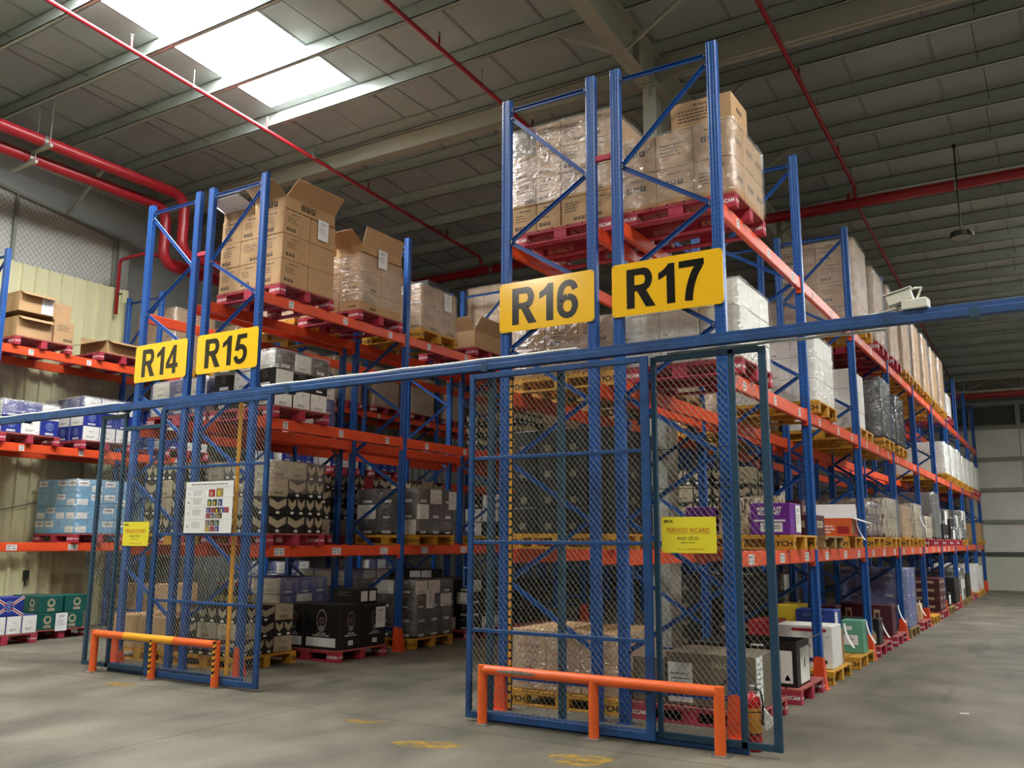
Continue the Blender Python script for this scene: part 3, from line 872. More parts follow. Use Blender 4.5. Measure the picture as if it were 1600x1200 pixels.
load(16, 2, 1, 3, 'brown', (3, 3, 3), .3, 'yellow', 'film')
# R15
load(15, 0, 0, 3, 'brown', (3, 2, 3), .34, 'red', None, det=True, w=1.18, d=.98)
load(15, 0, 1, 3, 'brown', (3, 2, 3), .285, 'red', 'film', det=True, w=1.16, filmz=(.1, .8), top=False)
load(15, 1, 0, 3, 'brown', (3, 2, 2), .37, 'yellow', 'film', det=True, w=1.16)
load(15, 2, 0, 3, 'plain', (3, 2, 4), .385, 'red', 'film')
load(15, 2, 1, 3, 'plain', (3, 2, 3), .36, 'red', 'film')
load(15, 3, 0, 3, 'plain', (3, 2, 3), .33, 'red', 'film')
load(15, 3, 1, 3, 'plain', (3, 2, 3), .35, 'yellow', 'film')
load(15, 0, 0, 2, 'black', (3, 3, 3), .24, 'red', 'film_heavy', mix=['black'], filmz=(.44, .73), det=True)
load(15, 2, 0, 2, 'chevron', (4, 3, 3), .22, 'red', None)
load(15, 2, 1, 2, 'plain', (3, 2, 3), .3, 'red', 'film')
load(15, 3, 0, 2, 'plain', (3, 2, 3), .3, 'yellow', 'film')
load(15, 0, 0, 1, 'chevron', (4, 3, 4), .225, 'red', 'film', det=True, filmz=(.5, .9))
load(15, 1, 0, 1, 'black', (3, 3, 3), .235, 'yellow', 'film', det=True, w=1.18)
load(15, 2, 0, 1, 'black', (3, 3, 3), .25, 'yellow', None)
load(15, 2, 1, 1, 'dark', (3, 3, 3), .25, 'red', None)
load(15, 1, 0, 0, 'black', (3, 3, 4), .21, 'yellow', 'film', det=True, w=1.18)
load(15, 1, 1, 0, 'black', (4, 3, 4), .2, 'red', None)
load(15, 2, 0, 0, 'dark', (3, 3, 3), .25, 'red', None)
load(15, 0, 0, 0, 'chevron', (3, 3, 3), .2, 'yellow', None, word='dark chevron-print cartons', w=1.08, dx=-.42)
# R14
load(14, 0, 1, 3, 'brown', (3, 2, 2), .3, 'yellow', 'film')
load(14, 0, 0, 2, 'blue', (3, 3, 2), .24, 'red', 'film')
load(14, 0, 1, 2, 'blue', (3, 3, 3), .24, 'red', 'film')
load(14, 0, 0, 1, 'chevron', (4, 3, 4), .235, 'yellow', None)
load(14, 0, 1, 1, 'chevron', (4, 3, 4), .23, 'red', None)
load(14, 1, 0, 1, 'chevron', (4, 3, 4), .235, 'red', None)
load(14, 1, 1, 1, 'chevron', (4, 3, 4), .235, 'yellow', None)
load(14, 0, 0, 0, 'plain', (2, 2, 1), .42, 'yellow', None, word='large brown cartons', dx=-.46)
load(14, 0, 1, 0, 'blue', (3, 3, 4), .22, 'red', 'film')
load(14, 1, 0, 0, 'blue', (3, 3, 4), .24, 'red', 'film')
load(14, 1, 1, 0, 'black', (3, 3, 4), .23, 'red', None)
# the rack against the partition
for b, s, n_, h, p in [(1, 0, 4, .29, 'yellow'), (1, 1, 4, .28, 'yellow'), (2, 0, 3, .32, 'red'), (2, 1, 3, .34, 'red'), (3, 0, 3, .33, 'red'), (3, 1, 3, .33, 'red'), (4, 0, 3, .32, 'red'), (4, 1, 3, .34, 'red')]:
    load(13, b, s, 3, 'plain', (2, 2, n_), h, p, 'film')
load(13, 0, 0, 2, 'blue', (3, 3, 2), .26, 'red', 'film_heavy', det=True, yy=.62, filmz=(.26, .53))
load(13, 0, 1, 2, 'blue', (3, 3, 3), .25, 'red', 'film_heavy', det=True, yy=2.0, filmz=(.5, .76), w=1.16)
load(13, 1, 0, 2, 'blue', (3, 3, 3), .25, 'red', None)
load(13, 2, 0, 2, 'blue', (3, 3, 2), .25, 'red', None)
load(13, 2, 1, 2, 'blue', (3, 3, 2), .25, 'red', None)
load(13, 3, 0, 2, 'blue', (3, 3, 2), .25, 'red', None)
load(13, 0, 1, 1, 'aqua', (4, 4, 4), .23, 'red', 'film', det=True, yy=2.02, w=1.16, d=1.0)
load(13, 1, 0, 1, 'aqua', (4, 3, 4), .22, 'red', 'film')
load(13, 2, 0, 1, 'chevron', (4, 3, 4), .23, 'red', None)
load(13, 2, 1, 1, 'chevron', (4, 3, 4), .23, 'red', None)
load(13, 2, 0, 0, 'blue', (3, 3, 4), .24, 'red', 'film')
load(13, 3, 0, 0, 'blue', (3, 3, 4), .24, 'red', 'film')
load(13, 1, 0, 0, 'plain', (2, 2, 2), .3, 'yellow', None)

# ------------------------------------------------------------------ single cartons with a look of their own
def open_carton(x, y, z, w, d, h, label, m='brown', inner='brown_in', flaps=(.9, .9, .9, .9), prints=None, group=None, rz=0.0, name='open_carton', fl=.5, fm=None):
    """carton without its lid: four walls, a floor and four flaps set at their own angles (F, R, B, L; radians from upright)"""
    t = thing(name, label, 'carton', (x, y, z), rz, group); th = .006
    mb = MB()
    mb.box(-w / 2, w / 2, -d / 2, -d / 2 + th, 0, h, m); mb.box(-w / 2, w / 2, d / 2 - th, d / 2, 0, h, m)
    mb.box(-w / 2, -w / 2 + th, -d / 2 + th, d / 2 - th, 0, h, m); mb.box(w / 2 - th, w / 2, -d / 2 + th, d / 2 - th, 0, h, m)
    mb.box(-w / 2, w / 2, -d / 2, d / 2, 0, th, inner); mb.box(-w / 2 + th, w / 2 - th, -d / 2 + th, d / 2 - th, h * .72, h * .74, inner)
    if prints: prints(faces(mb, w, d, h))
    link('body', mb.mesh('body'), t)
    fmn = fm or m
    for (cx, cy, ax, ln, ext), a in zip([(0, -d / 2, (0, -1), w, d * fl), (w / 2, 0, (1, 0), d, d * fl), (0, d / 2, (0, 1), w, d * fl), (-w / 2, 0, (-1, 0), d, d * fl)], flaps):
        if a is None: continue
        q = MB(); nx, ny = ax; px, py = -ny, nx
        o = Vector((math.sin(a) * nx * ext, math.sin(a) * ny * ext, math.cos(a) * ext)); s = Vector((px, py, 0)) * (ln / 2 - .004)
        nn = Vector((math.cos(a) * nx, math.cos(a) * ny, -math.sin(a))) * .005
        b0 = Vector((cx, cy, h)); sl = .012
        v = [b0 - s, b0 + s, b0 + s * (1 - sl / ln * 4) + o, b0 - s * (1 - sl / ln * 4) + o]
        v += [p - nn for p in v]
        q.add(v, [(0, 1, 2, 3), (7, 6, 5, 4), (0, 4, 5, 1), (1, 5, 6, 2), (2, 6, 7, 3), (3, 7, 4, 0)], fmn); link('flap', q.mesh('flap'), t)
    return t
def carton(kind, x, y, z, w, d, h, v, label, group=None, rz=0.0, name=None):
    o = link(name or NAMES[kind], carton_mesh(kind, w, d, h, v), None, (x, y, z), rz); return tag(o, label, 'carton', group)
def custom(name, x, y, z, w, d, h, m, prints, label, group=None, rz=0.0):
    mb = MB(); base(mb, w, d, h, m)
    if prints: prints(fc(mb, w, d, h))
    o = link(name, mb.mesh(name), None, (x, y, z), rz); return tag(o, label, 'carton', group)

ZT = lambda lv: LV[lv] + .152
# single box on top of R17, the top of R15 with its raised flaps
carton('hugo', -.22, .52, ZT(3) + .745, .62, .5, .28, 0, 'single brown carton on top of the stack above the R17 sign')
def prn(f):
    r = random.Random(2)
    for s in 'FR':
        g = f[s]; icons(g, g.W * .3, g.H * .3, .07); g.lines(g.W * .3, g.H * .85, g.W * .7, 2, .01, .02, 'ink', r)
zz = ZT(3) + 1.02
open_carton(XC[15] + .3, .75, zz, .58, .92, .17, 'open brown carton with raised flaps on top of the stack over the R15 sign', flaps=(1.0, .75, .55, None), prints=prn, fl=.3)
open_carton(XC[15] - .3, .75, zz, .58, .92, .14, 'open carton with bright folded-out flap on the top left of the R15 stack', flaps=(1.25, None, .2, 1.0), fl=.3, fm='white')
open_carton(XC[15] + .33, 2.26, ZT(3) + .857, .5, .9, .12, 'open brown carton with one tall flap, second stack on the top of rack R15', flaps=(.9, .2, None, None), fl=.3)
carton('brown', XC[15] - .28, 2.26, ZT(3) + .857, .6, .9, .2, 1, 'closed brown carton beside the tall flap, second stack on the top of rack R15')
carton('dark', XC[15] + .2, slot_y(1, 0) + .1, ZT(3) + .75, .6, .6, .14, 0, 'dark low carton under film on the third stack on top of rack R15')
carton('plain', XC[15] - .3, slot_y(1, 0), ZT(3) + .75, .5, .7, .26, 0, 'brown carton at the back of the third stack on top of rack R15')
pallet(XC[15], slot_y(1, 1), LV[3] + .002, 'red', f'red pallet, {where(15, 1, 1, 3)}', True)
open_carton(XC[15] + .25, slot_y(1, 1), ZT(3), .62, .92, .3, 'open brown carton wrapped in film, fourth load on top of rack R15', flaps=(.5, .5, 1.2, .2), fl=.28)
open_carton(XC[15] - .33, slot_y(1, 1), ZT(3), .5, .9, .27, 'second open brown carton at the back of the fourth load on top of rack R15', flaps=(1.0, None, .9, .3), fl=.28)
for y, z, lab in [(slot_y(0, 0) + .22, zz + .02, 'white delivery note on the first brown stack on top of rack R15'), (slot_y(0, 1) - .02, ZT(3) + .98, 'white delivery note on the second brown stack on top of rack R15'),
                  (slot_y(1, 0) + .2, ZT(3) + .7, 'white delivery note on the third brown stack on top of rack R15'), (slot_y(1, 0) + .42, ZT(1) + .68, 'tilted white note on the black cartons on the lowest beams of rack R15'),
                  (slot_y(1, 0) - .12, ZT(0) + .7, 'white note on the black cartons at the foot of rack R15, second bay')]:
    note(15, y, z, lab)

# rack by the wall: opened cartons on the top level
pallet(XC[13], .70, LV[3] + .002, 'red', 'red pallet under the opened brown cartons on the top of the wall-side rack', True)
for k in range(2):
    open_carton(XC[13] + .12, .52, ZT(3) + .42 * k, .92, .60, .33, f'{"upper" if k else "lower"} opened brown carton with a drooping flap, top of the wall-side rack',
                flaps=(None, 2.1, None, None), fl=.22, group='opened cartons on the wall-side rack')
carton('brown', XC[13] + .18, 1.03, ZT(3), .8, .36, .40, 1, 'taller brown carton with print beside the lower opened carton, top of the wall-side rack')
carton('plain', XC[13] + .18, 1.00, ZT(3) + .402, .7, .32, .30, 0, 'taped brown carton beside the upper opened carton, top of the wall-side rack')
note(13, .70, ZT(3) + .72, 'white note stuck on the upper opened carton of the wall-side rack', x=XC[13] + .12 + .45)
pallet(XC[13], 2.2, LV[3] + .002, 'red', 'red pallet under the low opened carton on the top of the wall-side rack', True)
open_carton(XC[13] + .15, 2.28, ZT(3), .8, .82, .24, 'low opened brown carton with spread flaps, top of wall-side rack, left of R14 sign', flaps=(1.9, 2.0, .8, .4), fl=.2)
# floor below the wall-side rack
wp = pallet(-11.50, .18, 0, 'red', 'red pallet under the blue cartons at the foot of the wall-side rack, nearest the photographer', True); wp.scale = (.5, 1, 1)
def flagp(f):
    r = random.Random(4)
    for s in 'FR':
        g = f[s]; W, H = g.W, g.H
        for a, b in (((0, 0), (W, H)), ((0, H), (W, 0))):
            d = Vector((b[0] - a[0], b[1] - a[1])).normalized(); n = Vector((-d.y, d.x)) * .022
            g.poly([(a[0] + n.x, a[1] + n.y), (a[0] - n.x, a[1] - n.y), (b[0] - n.x, b[1] - n.y), (b[0] + n.x, b[1] + n.y)], 'paper'); n *= .45
            g.poly([(a[0] + n.x, a[1] + n.y), (a[0] - n.x, a[1] - n.y), (b[0] - n.x, b[1] - n.y), (b[0] + n.x, b[1] + n.y)], 'red_print', .002)
        emblem(g, W * .5, H * .5, H * .3, 'pale_blue', 'blue_print')
px, pz = -11.50, .152
for i in range(3):
    carton('blue', px + .12, -.04 + .24 * i + .1, pz, .36, .235, .27, 1, f'white-faced carton with wing mark, {["near", "middle", "far"][i]} one of the bottom row by the wall', 'cartons on the nearest wall-side floor pallet')
custom('flag_carton', px + .12, .20, pz + .272, .36, .46, .28, 'blue_print', flagp, 'blue carton with red and white diagonal crosses, upper row of the nearest wall-side floor pallet')
pallet(-12.05, 1.24, 0, 'red', 'red pallet under the four dark green cartons at the foot of the wall-side rack', True)
gx = -11.95
for i, (a, b, k, lab) in enumerate([(.30, -.26, 0, 'lower front'), (.30, .16, 0, 'lower rear'), (.30, -.22, 1, 'upper front'), (.30, .22, 1, 'upper rear'), (-.12, -.2, 0, 'inner lower'), (-.12, -.2, 1, 'inner upper')]):
    carton('green', gx + a, 1.24 + b, .152 + .262 * k, .4, .40, .26, 0, f'dark green carton with pale round emblem, {lab}, on the floor pallet by the partition', 'dark green cartons by the partition')
note(13, 1.2, .40, 'white sheet taped on the lower dark green carton by the partition', x=gx + .505)

# R15 floor: big black cartons and bottles
pallet(XC[15] + .08, 2.0, 0, 'red', 'red pallet under the big black whisky cartons at the foot of rack R15', True)
def whisky(f):
    r = random.Random(9)
    for s in 'FR':
        g = f[s]; W, H = g.W, g.H; c = W * .5 if s == 'F' else W * .5
        g.disc(c, H * .66, W * .15, 'grey_ink', .0012, sy=1.5); g.disc(c, H * .66, W * .125, 'black', .0018, sy=1.5); g.disc(c, H * .64, W * .14, 'maroon', .0022, sy=.62)
        g.disc(c, H * .64, W * .06, 'grey_ink', .0026); g.disc(c, H * .64, W * .04, 'black', .003); g.disc(c, H * .46, W * .1, 'grey_ink', .0026, sy=.7)
        g.text('AGED 12 YEARS', c - W * .13, H * .34, c + W * .13, H * .37, 'paper', .02); g.text('BLENDED SCOTCH WHISKY', c - W * .24, H * .29, c + W * .24, H * .325, 'paper', .02)
        if s == 'F': g.rect(W * .06, H * .06, W * .92, H * .26, 'paper')
        else: barcode(g, c - W * .1, H * .09, c + W * .1, H * .19)
bx = XC[15] + .08; by = 2.0
custom('black_carton', bx + .27, by - .24, .152, .62, .48, .58, 'black', whisky, 'big black whisky carton with white panel, front corner of the red pallet at rack R15')
custom('black_carton', bx - .24, by - .24, .152, .38, .48, .58, 'black', whisky, 'narrow black whisky carton left of the big one on the red pallet at rack R15')
custom('black_carton', bx + .27, by + .25, .152, .62, .48, .56, 'black', whisky, 'second big black whisky carton behind the first on the red pallet at rack R15')
custom('black_carton', bx - .24, by + .25, .152, .38, .48, .50, 'black', None, 'plain black carton at the back of the red pallet at rack R15')
def lid(f):
    g = f['F']; g.lines(g.W * .2, g.H * .8, g.W * .7, 3, .01, .012, 'grey_ink', random.Random(1)); g = f['R']; g.rect(g.W * .1, g.H * .15, g.W * .45, g.H * .85, 'paper'); g.rect(g.W * .55, g.H * .15, g.W * .9, g.H * .85, 'paper')
custom('black_carton', bx + .2, by + .25, .152 + .562, .5, .40, .2, 'black', lid, 'small black carton lying on the second big whisky carton at rack R15')
note(15, by + .34, .152 + .52, 'long white note hanging on the second big black whisky carton', x=bx + .585)
def bottle_mesh():
    mb = MB(); mb.lathe([(.036, 0), (.04, .01), (.04, .15), (.03, .185), (.014, .21), (.013, .27)], 'black', 10); mb.lathe([(.016, .25), (.017, .255), (.017, .285), (.012, .29)], 'red_print', 8)
    mb.lathe([(.0405, .05), (.041, .055), (.041, .12), (.0405, .125)], 'gold', 10); return mb.mesh('bottle', True)
BOT = bottle_mesh()
for i in range(5):
    for j in range(2):
        o = link('bottle', BOT, None, (XC[15] - .02 - i * .11, .45 + j * .13, .152 + .602)); tag(o, 'dark red-capped bottle standing on the dark cartons at the foot of rack R15', 'bottle', 'red-capped bottles at the foot of rack R15')

# R17 floor level, singles from the gate backwards
def loosep(no, bay, slot, lv, col, det=True, dx=0.0):
    return pallet(XC[no] + dx, slot_y(bay, slot), LV[lv] + (.002 if lv else 0), col, f'{dict(red="red", yellow="yellow", wood="bare wooden")[col]} pallet, {where(no, bay, slot, lv)}', det)
ycen = lambda b, s: slot_y(b, s)
loosep(17, 0, 0, 0, 'red')
def velour(f):
    g = f['F']; W, H = g.W, g.H
    g.text('SALOU2', W * .52, H * .74, W * .82, H * .84, 'cream', .02); g.rect(W * .02, H * .06, W * .3, H * .8, 'white'); g.lines(W * .05, H * .6, W * .27, 4, .01, .03, 'grey_ink', random.Random(3))
    g.poly([(W * .62, H * .45), (W * .72, H * .62), (W * .735, H * .61), (W * .635, H * .44)], 'black'); g.poly([(W * .7, H * .4), (W * .85, H * .34), (W * .85, H * .37), (W * .71, H * .43)], 'black')
    g = f['R']; g.rect(g.W * .05, g.H * .1, g.W * .35, g.H * .98, 'paper'); g.lines(g.W * .1, g.H * .85, g.W * .3, 6, .01, .03, 'grey_ink', random.Random(6))
custom('taupe_carton', -.32, .62, .152, .82, .62, .46, 'taupe', velour, 'large grey-brown carton with white panel behind the gate, foot of rack R17')
custom('taupe_carton', -.9, .62, .152, .33, .62, .4, 'taupe', None, 'smaller grey-brown carton left of the large one behind the gate, foot of rack R17')
loosep(17, 0, 1, 0, 'red')
def blkopen(f):
    g = f['F']; W, H = g.W, g.H; g.rect(W * .2, H * .08, W * .93, H * .8, 'white'); g.lines(W * .26, H * .72, W * .55, 2, .02, .02, 'ink', random.Random(3)); g.poly([(W * .8, H * .14), (W * .9, H * .14), (W * .85, H * .28)], 'ink'); g.rect(W * .3, H * .87, W * .5, H * .92, 'paper')
    g = f['R']; g.rect(g.W * .25, g.H * .05, g.W * .95, g.H * .85, 'white'); g.rect(g.W * .55, g.H * .4, g.W * .62, g.H * .6, 'ink')
open_carton(-.28, 2.1, .152, .66, .52, .44, 'open black carton with white panels, on a red pallet at the foot of rack R17', m='black', inner='black', flaps=(None, 1.2, None, .9), prints=blkopen, fl=.34, fm='taupe')
custom('black_carton', -.83, 2.1, .152, .36, .6, .4, 'black', lambda f: f['F'].rect(.05, .1, .2, .28, 'paper'), 'closed black carton left of the open black one, foot of rack R17')
loosep(17, 1, 0, 0, 'yellow')
def whitebx(f):
    g = f['F']; W, H = g.W, g.H; g.rect(W * .04, H * .04, W * .96, H * .8, 'white'); g.rect(W * .45, H * .12, W * .9, H * .2, 'grey_ink'); g.rect(W * .5, H * .135, W * .85, H * .185, 'white', .0022)
    g.rect(W * .3, H * .86, W * .9, H * .93, 'red_print'); g.disc(W * .92, H * .74, .01, 'mint', .0022); g.rect(W * .5, H * .5, W * .62, H * .56, 'grey_ink', .0022)
    g = f['R']; g.rect(g.W * .04, g.H * .04, g.W * .96, g.H * .96, 'paper')
custom('white_carton', -.26, 3.62, .152, .66, .5, .48, 'white', whitebx, 'white carton with orange-printed rim on a yellow pallet, foot of rack R17, second bay')
custom('red_carton', -.78, 3.75, .152, .34, .5, .5, 'red_print', lambda f: f['F'].lines(.05, .3, .3, 3, .01, .02, 'black', random.Random(1)), 'dark red carton standing left of the white carton, foot of rack R17')
carton('plain', -.2, 4.0, .152, .5, .2, .4, 0, 'brown carton pressed behind the white carton, foot of rack R17')
note(17, 4.02, .62, 'curling white note hanging behind the white carton, foot of rack R17', True, x=.06)
loosep(17, 1, 1, 0, 'yellow')
def bluebx(f):
    g = f['F']; W, H = g.W, g.H; g.rect(W * .2, H * .57, W * .75, H * .61, 'paper'); barcode(g, W * .28, H * .47, W * .68, H * .56); g.lines(W * .2, H * .92, W * .75, 2, .012, .012, 'pale_blue', random.Random(5))
    g = f['R']; g.rect(g.W * .1, g.H * .4, g.W * .5, g.H * .95, 'paper')
custom('blue_carton', -.45, 4.98, .152, .5, .4, .56, 'royal', bluebx, 'tall royal blue carton on a yellow pallet, foot of rack R17, second bay')
def greenbx(f):
    g = f['F']; W, H = g.W, g.H; g.rect(W * .05, H * .25, W * .75, H * .55, 'white'); g.rect(W * .2, H * .7, W * .5, H * .82, 'white'); g.lines(W * .3, H * .48, W * .6, 2, .01, .015, 'red_print', random.Random(2))
custom('green_carton', .0 - .06, 5.28, .152, .28, .3, .42, 'mint', greenbx, 'pale green carton right of the tall royal blue one, foot of rack R17')
note(17, 5.37, .55, 'long curling white note beside the pale green carton, foot of rack R17', True, x=.066)
custom('yellow_carton', -.85, 5.2, .152, .3, .6, .6, 'yellow_print', None, 'yellow carton behind the royal blue one, foot of rack R17')
loosep(17, 2, 0, 0, 'red')
def bottles_print(f):
    g = f['F']; W, H = g.W, g.H
    for c in (.22, .8):
        g.poly([(W * (c - .12), H * .06), (W * (c + .12), H * .06), (W * (c + .12), H * .4), (W * (c + .04), H * .6), (W * (c + .04), H * .9), (W * (c - .04), H * .9), (W * (c - .04), H * .6), (W * (c - .12), H * .4)], 'cream')
    g.rect(W * .35, H * .2, W * .68, H * .35, 'cream')
custom('bottle_print_carton', -.2, 6.45, .152, .56, .3, .36, 'black', bottles_print, 'dark carton printed with two pale bottles, foot of rack R17, third bay')
carton('maroon', -.75, 6.7, .152, .4, .4, .5, 0, 'maroon carton behind the bottle-print carton, foot of rack R17')
note(17, 6.75, .5, 'curling white note beside the bottle-print carton, foot of rack R17', True, x=.02)
loosep(17, 2, 1, 0, 'red')
def sculpt(f):
    g = f['F']; g.rect(g.W * .25, g.H * .25, g.W * .5, g.H * .85, 'cream'); g.rect(g.W * .3, g.H * .3, g.W * .45, g.H * .75, 'maroon', .002)
custom('brown_carton', -.15, 7.95, .152, .36, .4, .46, 'maroon', sculpt, 'dark brown carton with cream label, front one of two, foot of rack R17, third bay')
custom('brown_carton', -.62, 8.2, .152, .4, .4, .46, 'maroon', sculpt, 'dark brown carton with cream label, inner one of two, foot of rack R17, third bay')
note(17, 8.2, .6, 'curling white note on the dark brown carton, foot of rack R17, third bay', True, x=.04)
loosep(17, 3, 1, 0, 'red'); carton('plain', -.3, 11.1, .152, .6, .6, .3, 1, 'brown carton with a note, foot of rack R17, fourth bay far half')
note(17, 11.0, .52, 'long curling white note at the foot of rack R17, fourth bay', True, x=-.014)
loosep(17, 4, 0, 0, 'yellow', False); loosep(17, 5, 0, 0, 'wood', False); loosep(17, 7, 0, 0, 'red', False)
custom('dark_carton', -.25, ycen(5, 0), .152, .6, .5, .32, 'black', lambda f: f['R'].rect(.1, .05, .4, .25, 'paper'), 'small black carton with white note, foot of rack R17, sixth bay')
# R17 lowest beams
loosep(17, 0, 1, 1, 'yellow'); loosep(17, 1, 0, 1, 'wood')
def kurant(f):
    g = f['F']; W, H = g.W, g.H; g.text('ABSOLUT', W * .16, H * .76, W * .8, H * .88, 'paper', .05); g.text('KURANT', W * .2, H * .62, W * .76, H * .74, 'paper', .05)
    g.rect(W * .1, H * .42, W * .88, H * .48, 'paper'); barcode(g, W * .25, H * .1, W * .8, H * .38)
custom('purple_carton', -.14, 2.0, ZT(1), .42, .44, .33, 'purple', kurant, 'purple carton with white lettering on the lowest beams of rack R17')
note(17, 2.08, ZT(1) + .31, 'white note on the side of the purple carton', x=.057)
carton('bark', -.58, 2.25, ZT(1), .42, .4, .40, 0, 'bark-pattern carton left of the purple carton on rack R17')
carton('bark', -.42, 2.58, ZT(1), .42, .24, .44, 0, 'bark-pattern carton right behind the purple carton on rack R17')
custom('purple_carton', -.95, 2.05, ZT(1), .28, .4, .30, 'purple', None, 'plain purple carton at the back of the same pallet, rack R17')
carton('maroon', -.35, ycen(1, 0) - .1, ZT(1), .6, .5, .25, 0, 'low maroon carton on a bare wooden pallet, lowest beams of rack R17')
def orangebx(f):
    for s in 'FR':
        g = f[s]; W, H = g.W, g.H; g.rect(W * .1, H * .2, W * .35, H * .8, 'cream'); g.rect(W * .7, H * .15, W * .95, H * .55, 'red_print'); g.lines(W * .4, H * .6, W * .65, 3, .02, .02, 'paper', random.Random(3))
open_carton(-.22, 4.98, ZT(1), .6, .42, .24, 'open orange carton with a white lid flap, lowest beams of rack R17, second bay', m='orange_print', inner='brown_in', flaps=(None, 1.9, .35, None), prints=orangebx, fl=.5, fm='paper')
note(17, 5.08, ZT(1) + .24, 'curling white note beside the open orange carton on rack R17', True, x=.066)
note(17, 11.3, ZT(1) + .45, 'curling white note on the bark-pattern stack, lowest beams of rack R17', True, x=.068)

# ------------------------------------------------------------------ aisle signs
def rounded(x0, x1, z0, z1, r, n=5):
    pts = []
    for cx, cz, a0 in ((x1 - r, z1 - r, 0), (x0 + r, z1 - r, 90), (x0 + r, z0 + r, 180), (x1 - r, z0 + r, 270)):
        for i in range(n + 1):
            a = math.radians(a0 + 90 * i / n); pts.append((cx + r * math.cos(a), cz + r * math.sin(a)))
    return pts
def ribbon(pts, th, n=6):
    P = [Vector(p) for p in pts]; Q = []
    for i in range(len(P) - 1):
        p0 = P[max(i - 1, 0)]; p1 = P[i]; p2 = P[i + 1]; p3 = P[min(i + 2, len(P) - 1)]
        for k in range(n):
            t = k / n; Q.append(.5 * ((2 * p1) + (p2 - p0) * t + (2 * p0 - 5 * p1 + 4 * p2 - p3) * t * t + (3 * p1 - p0 - 3 * p2 + p3) * t ** 3))
    Q.append(P[-1]); out = []
    for i, q in enumerate(Q):
        d = (Q[min(i + 1, len(Q) - 1)] - Q[max(i - 1, 0)]).normalized(); m = Vector((-d.y, d.x)) * th / 2; out.append((q + m, q - m))
    return [[out[i][0], out[i][1], out[i + 1][1], out[i + 1][0]] for i in range(len(out) - 1)]
def rc(a, b, c, d): return [(a, b), (c, b), (c, d), (a, d)]
SG = {'R': (.70, [rc(0, 0, .2, 1), rc(.1, .83, .4, 1), rc(.1, .42, .4, .58), [(.25, .45), (.47, .47), (.72, 0), (.48, 0)]] + ribbon([(.38, .915), (.5, .88), (.56, .71), (.5, .54), (.38, .5)], .18)),
      '1': (.40, [[(.2, 0), (.4, 0), (.4, 1), (.25, 1), (.2, .93)], [(.25, 1), (.2, .9), (.2, .72), (.12, .67), (0, .62), (0, .79), (.12, .86), (.2, .93)]]),
      '4': (.62, [rc(.34, 0, .52, 1), rc(0, .2, .62, .36), [(0, .22), (0, .38), (.36, 1), (.42, 1), (.42, .8), (.17, .36)]]),
      '5': (.60, [rc(.14, .84, .56, 1), [(.14, 1), (.05, .46), (.22, .44), (.3, .9)]] + ribbon([(.13, .5), (.3, .58), (.46, .5), (.5, .33), (.44, .15), (.29, .08), (.15, .13), (.08, .27)], .17)),
      '6': (.60, ribbon([(.3, .56), (.45, .5), (.51, .32), (.44, .13), (.3, .075), (.16, .14), (.09, .32), (.16, .5), (.3, .56)], .17) + ribbon([(.52, .74), (.45, .88), (.32, .925), (.17, .85), (.1, .65), (.09, .35)], .17)),
      '7': (.60, [rc(0, .83, .6, 1), [(.6, .83), (.6, .86), (.42, .83)]] + ribbon([(.5, .86), (.36, .62), (.26, .3), (.22, 0)], .19))}
def sign_text(f, txt, a0, b0, a1, b1, m):
    tot = sum(SG[c][0] for c in txt) + .1 * (len(txt) - 1); x = 0; sx = (a1 - a0) / tot; sy = b1 - b0
    for c in txt:
        for k, p in enumerate(SG[c][1]): f.poly([(a0 + (x + q[0]) * sx, b0 + q[1] * sy) for q in p], m, .0012 + .00001 * (k % 7))
        x += SG[c][0] + .1
def aisle_sign(x0, x1, txt, frac, lab):
    z0, z1 = 3.685, 4.203; t = thing('aisle_sign', lab, 'sign', (x0, -.046, z0), 0, 'yellow aisle signs')
    mb = MB(); W = x1 - x0; H = z1 - z0; mb.extr(rounded(0, W, 0, H, .035), 1, -.004, 0, 'sign_yellow')
    link('panel', mb.mesh('panel'), t)
    mb = MB(); f = Face(mb, (0, -.004, 0), (1, 0, 0), (0, 0, 1), (0, -1, 0), W, H)
    sign_text(f, txt, W * .14, H * .13, W * .84, H * .87, 'sign_black'); link('lettering', mb.mesh('lettering'), t)
    for a, b in ((.02, .02), (W - .02, .02), (.02, H - .02), (W - .02, H - .02)):
        q = MB(); q.tube([(a, -.007, b), (a, .0, b)], .006, 'steel', 6); link('rivet', q.mesh('rivet'), t)
aisle_sign(-1.045, .05, 'R17', 0, 'yellow sign reading R17 on the front posts of the rightmost rack')
aisle_sign(-2.32, -1.235, 'R16', 0, 'yellow sign reading R16 on the front posts left of the R17 sign')
aisle_sign(-7.0, -5.87, 'R15', 0, 'yellow sign reading R15 on the front posts right of the R14 sign')
aisle_sign(-8.27, -7.2, 'R14', 0, 'yellow sign reading R14, leftmost of the four rack signs')

# ------------------------------------------------------------------ fence, gates
FY = -.60
def header():
    t = thing('fence_header', 'long blue double steel beam running above both mesh gates', 'beam', (0, FY, 0))
    mb = MB(); mb.cbox(-14, 7.0, -.02, .05, 3.24, 3.285, 'fence_blue', .003); link('upper_rail', mb.mesh('upper_rail'), t)
    mb = MB(); mb.cbox(-14, 7.0, -.055, .03, 3.185, 3.24, 'fence_blue', .003); link('lower_rail', mb.mesh('lower_rail'), t)
    for x in (-9.8, -7.6, -4.7, -2.1, 2.05, 4.6):
        mb = MB(); mb.box(x - .03, x + .03, -.06, .055, 3.17, 3.24, 'fence_dark'); link('bracket', mb.mesh('bracket'), t)
header()
def tubebox(t, name, x0, x1, z0, z1, y0=-.02, y1=.02, m='fence_blue'):
    mb = MB(); mb.cbox(x0, x1, y0, y1, z0, z1, m, .003); return link(name, mb.mesh(name), t)
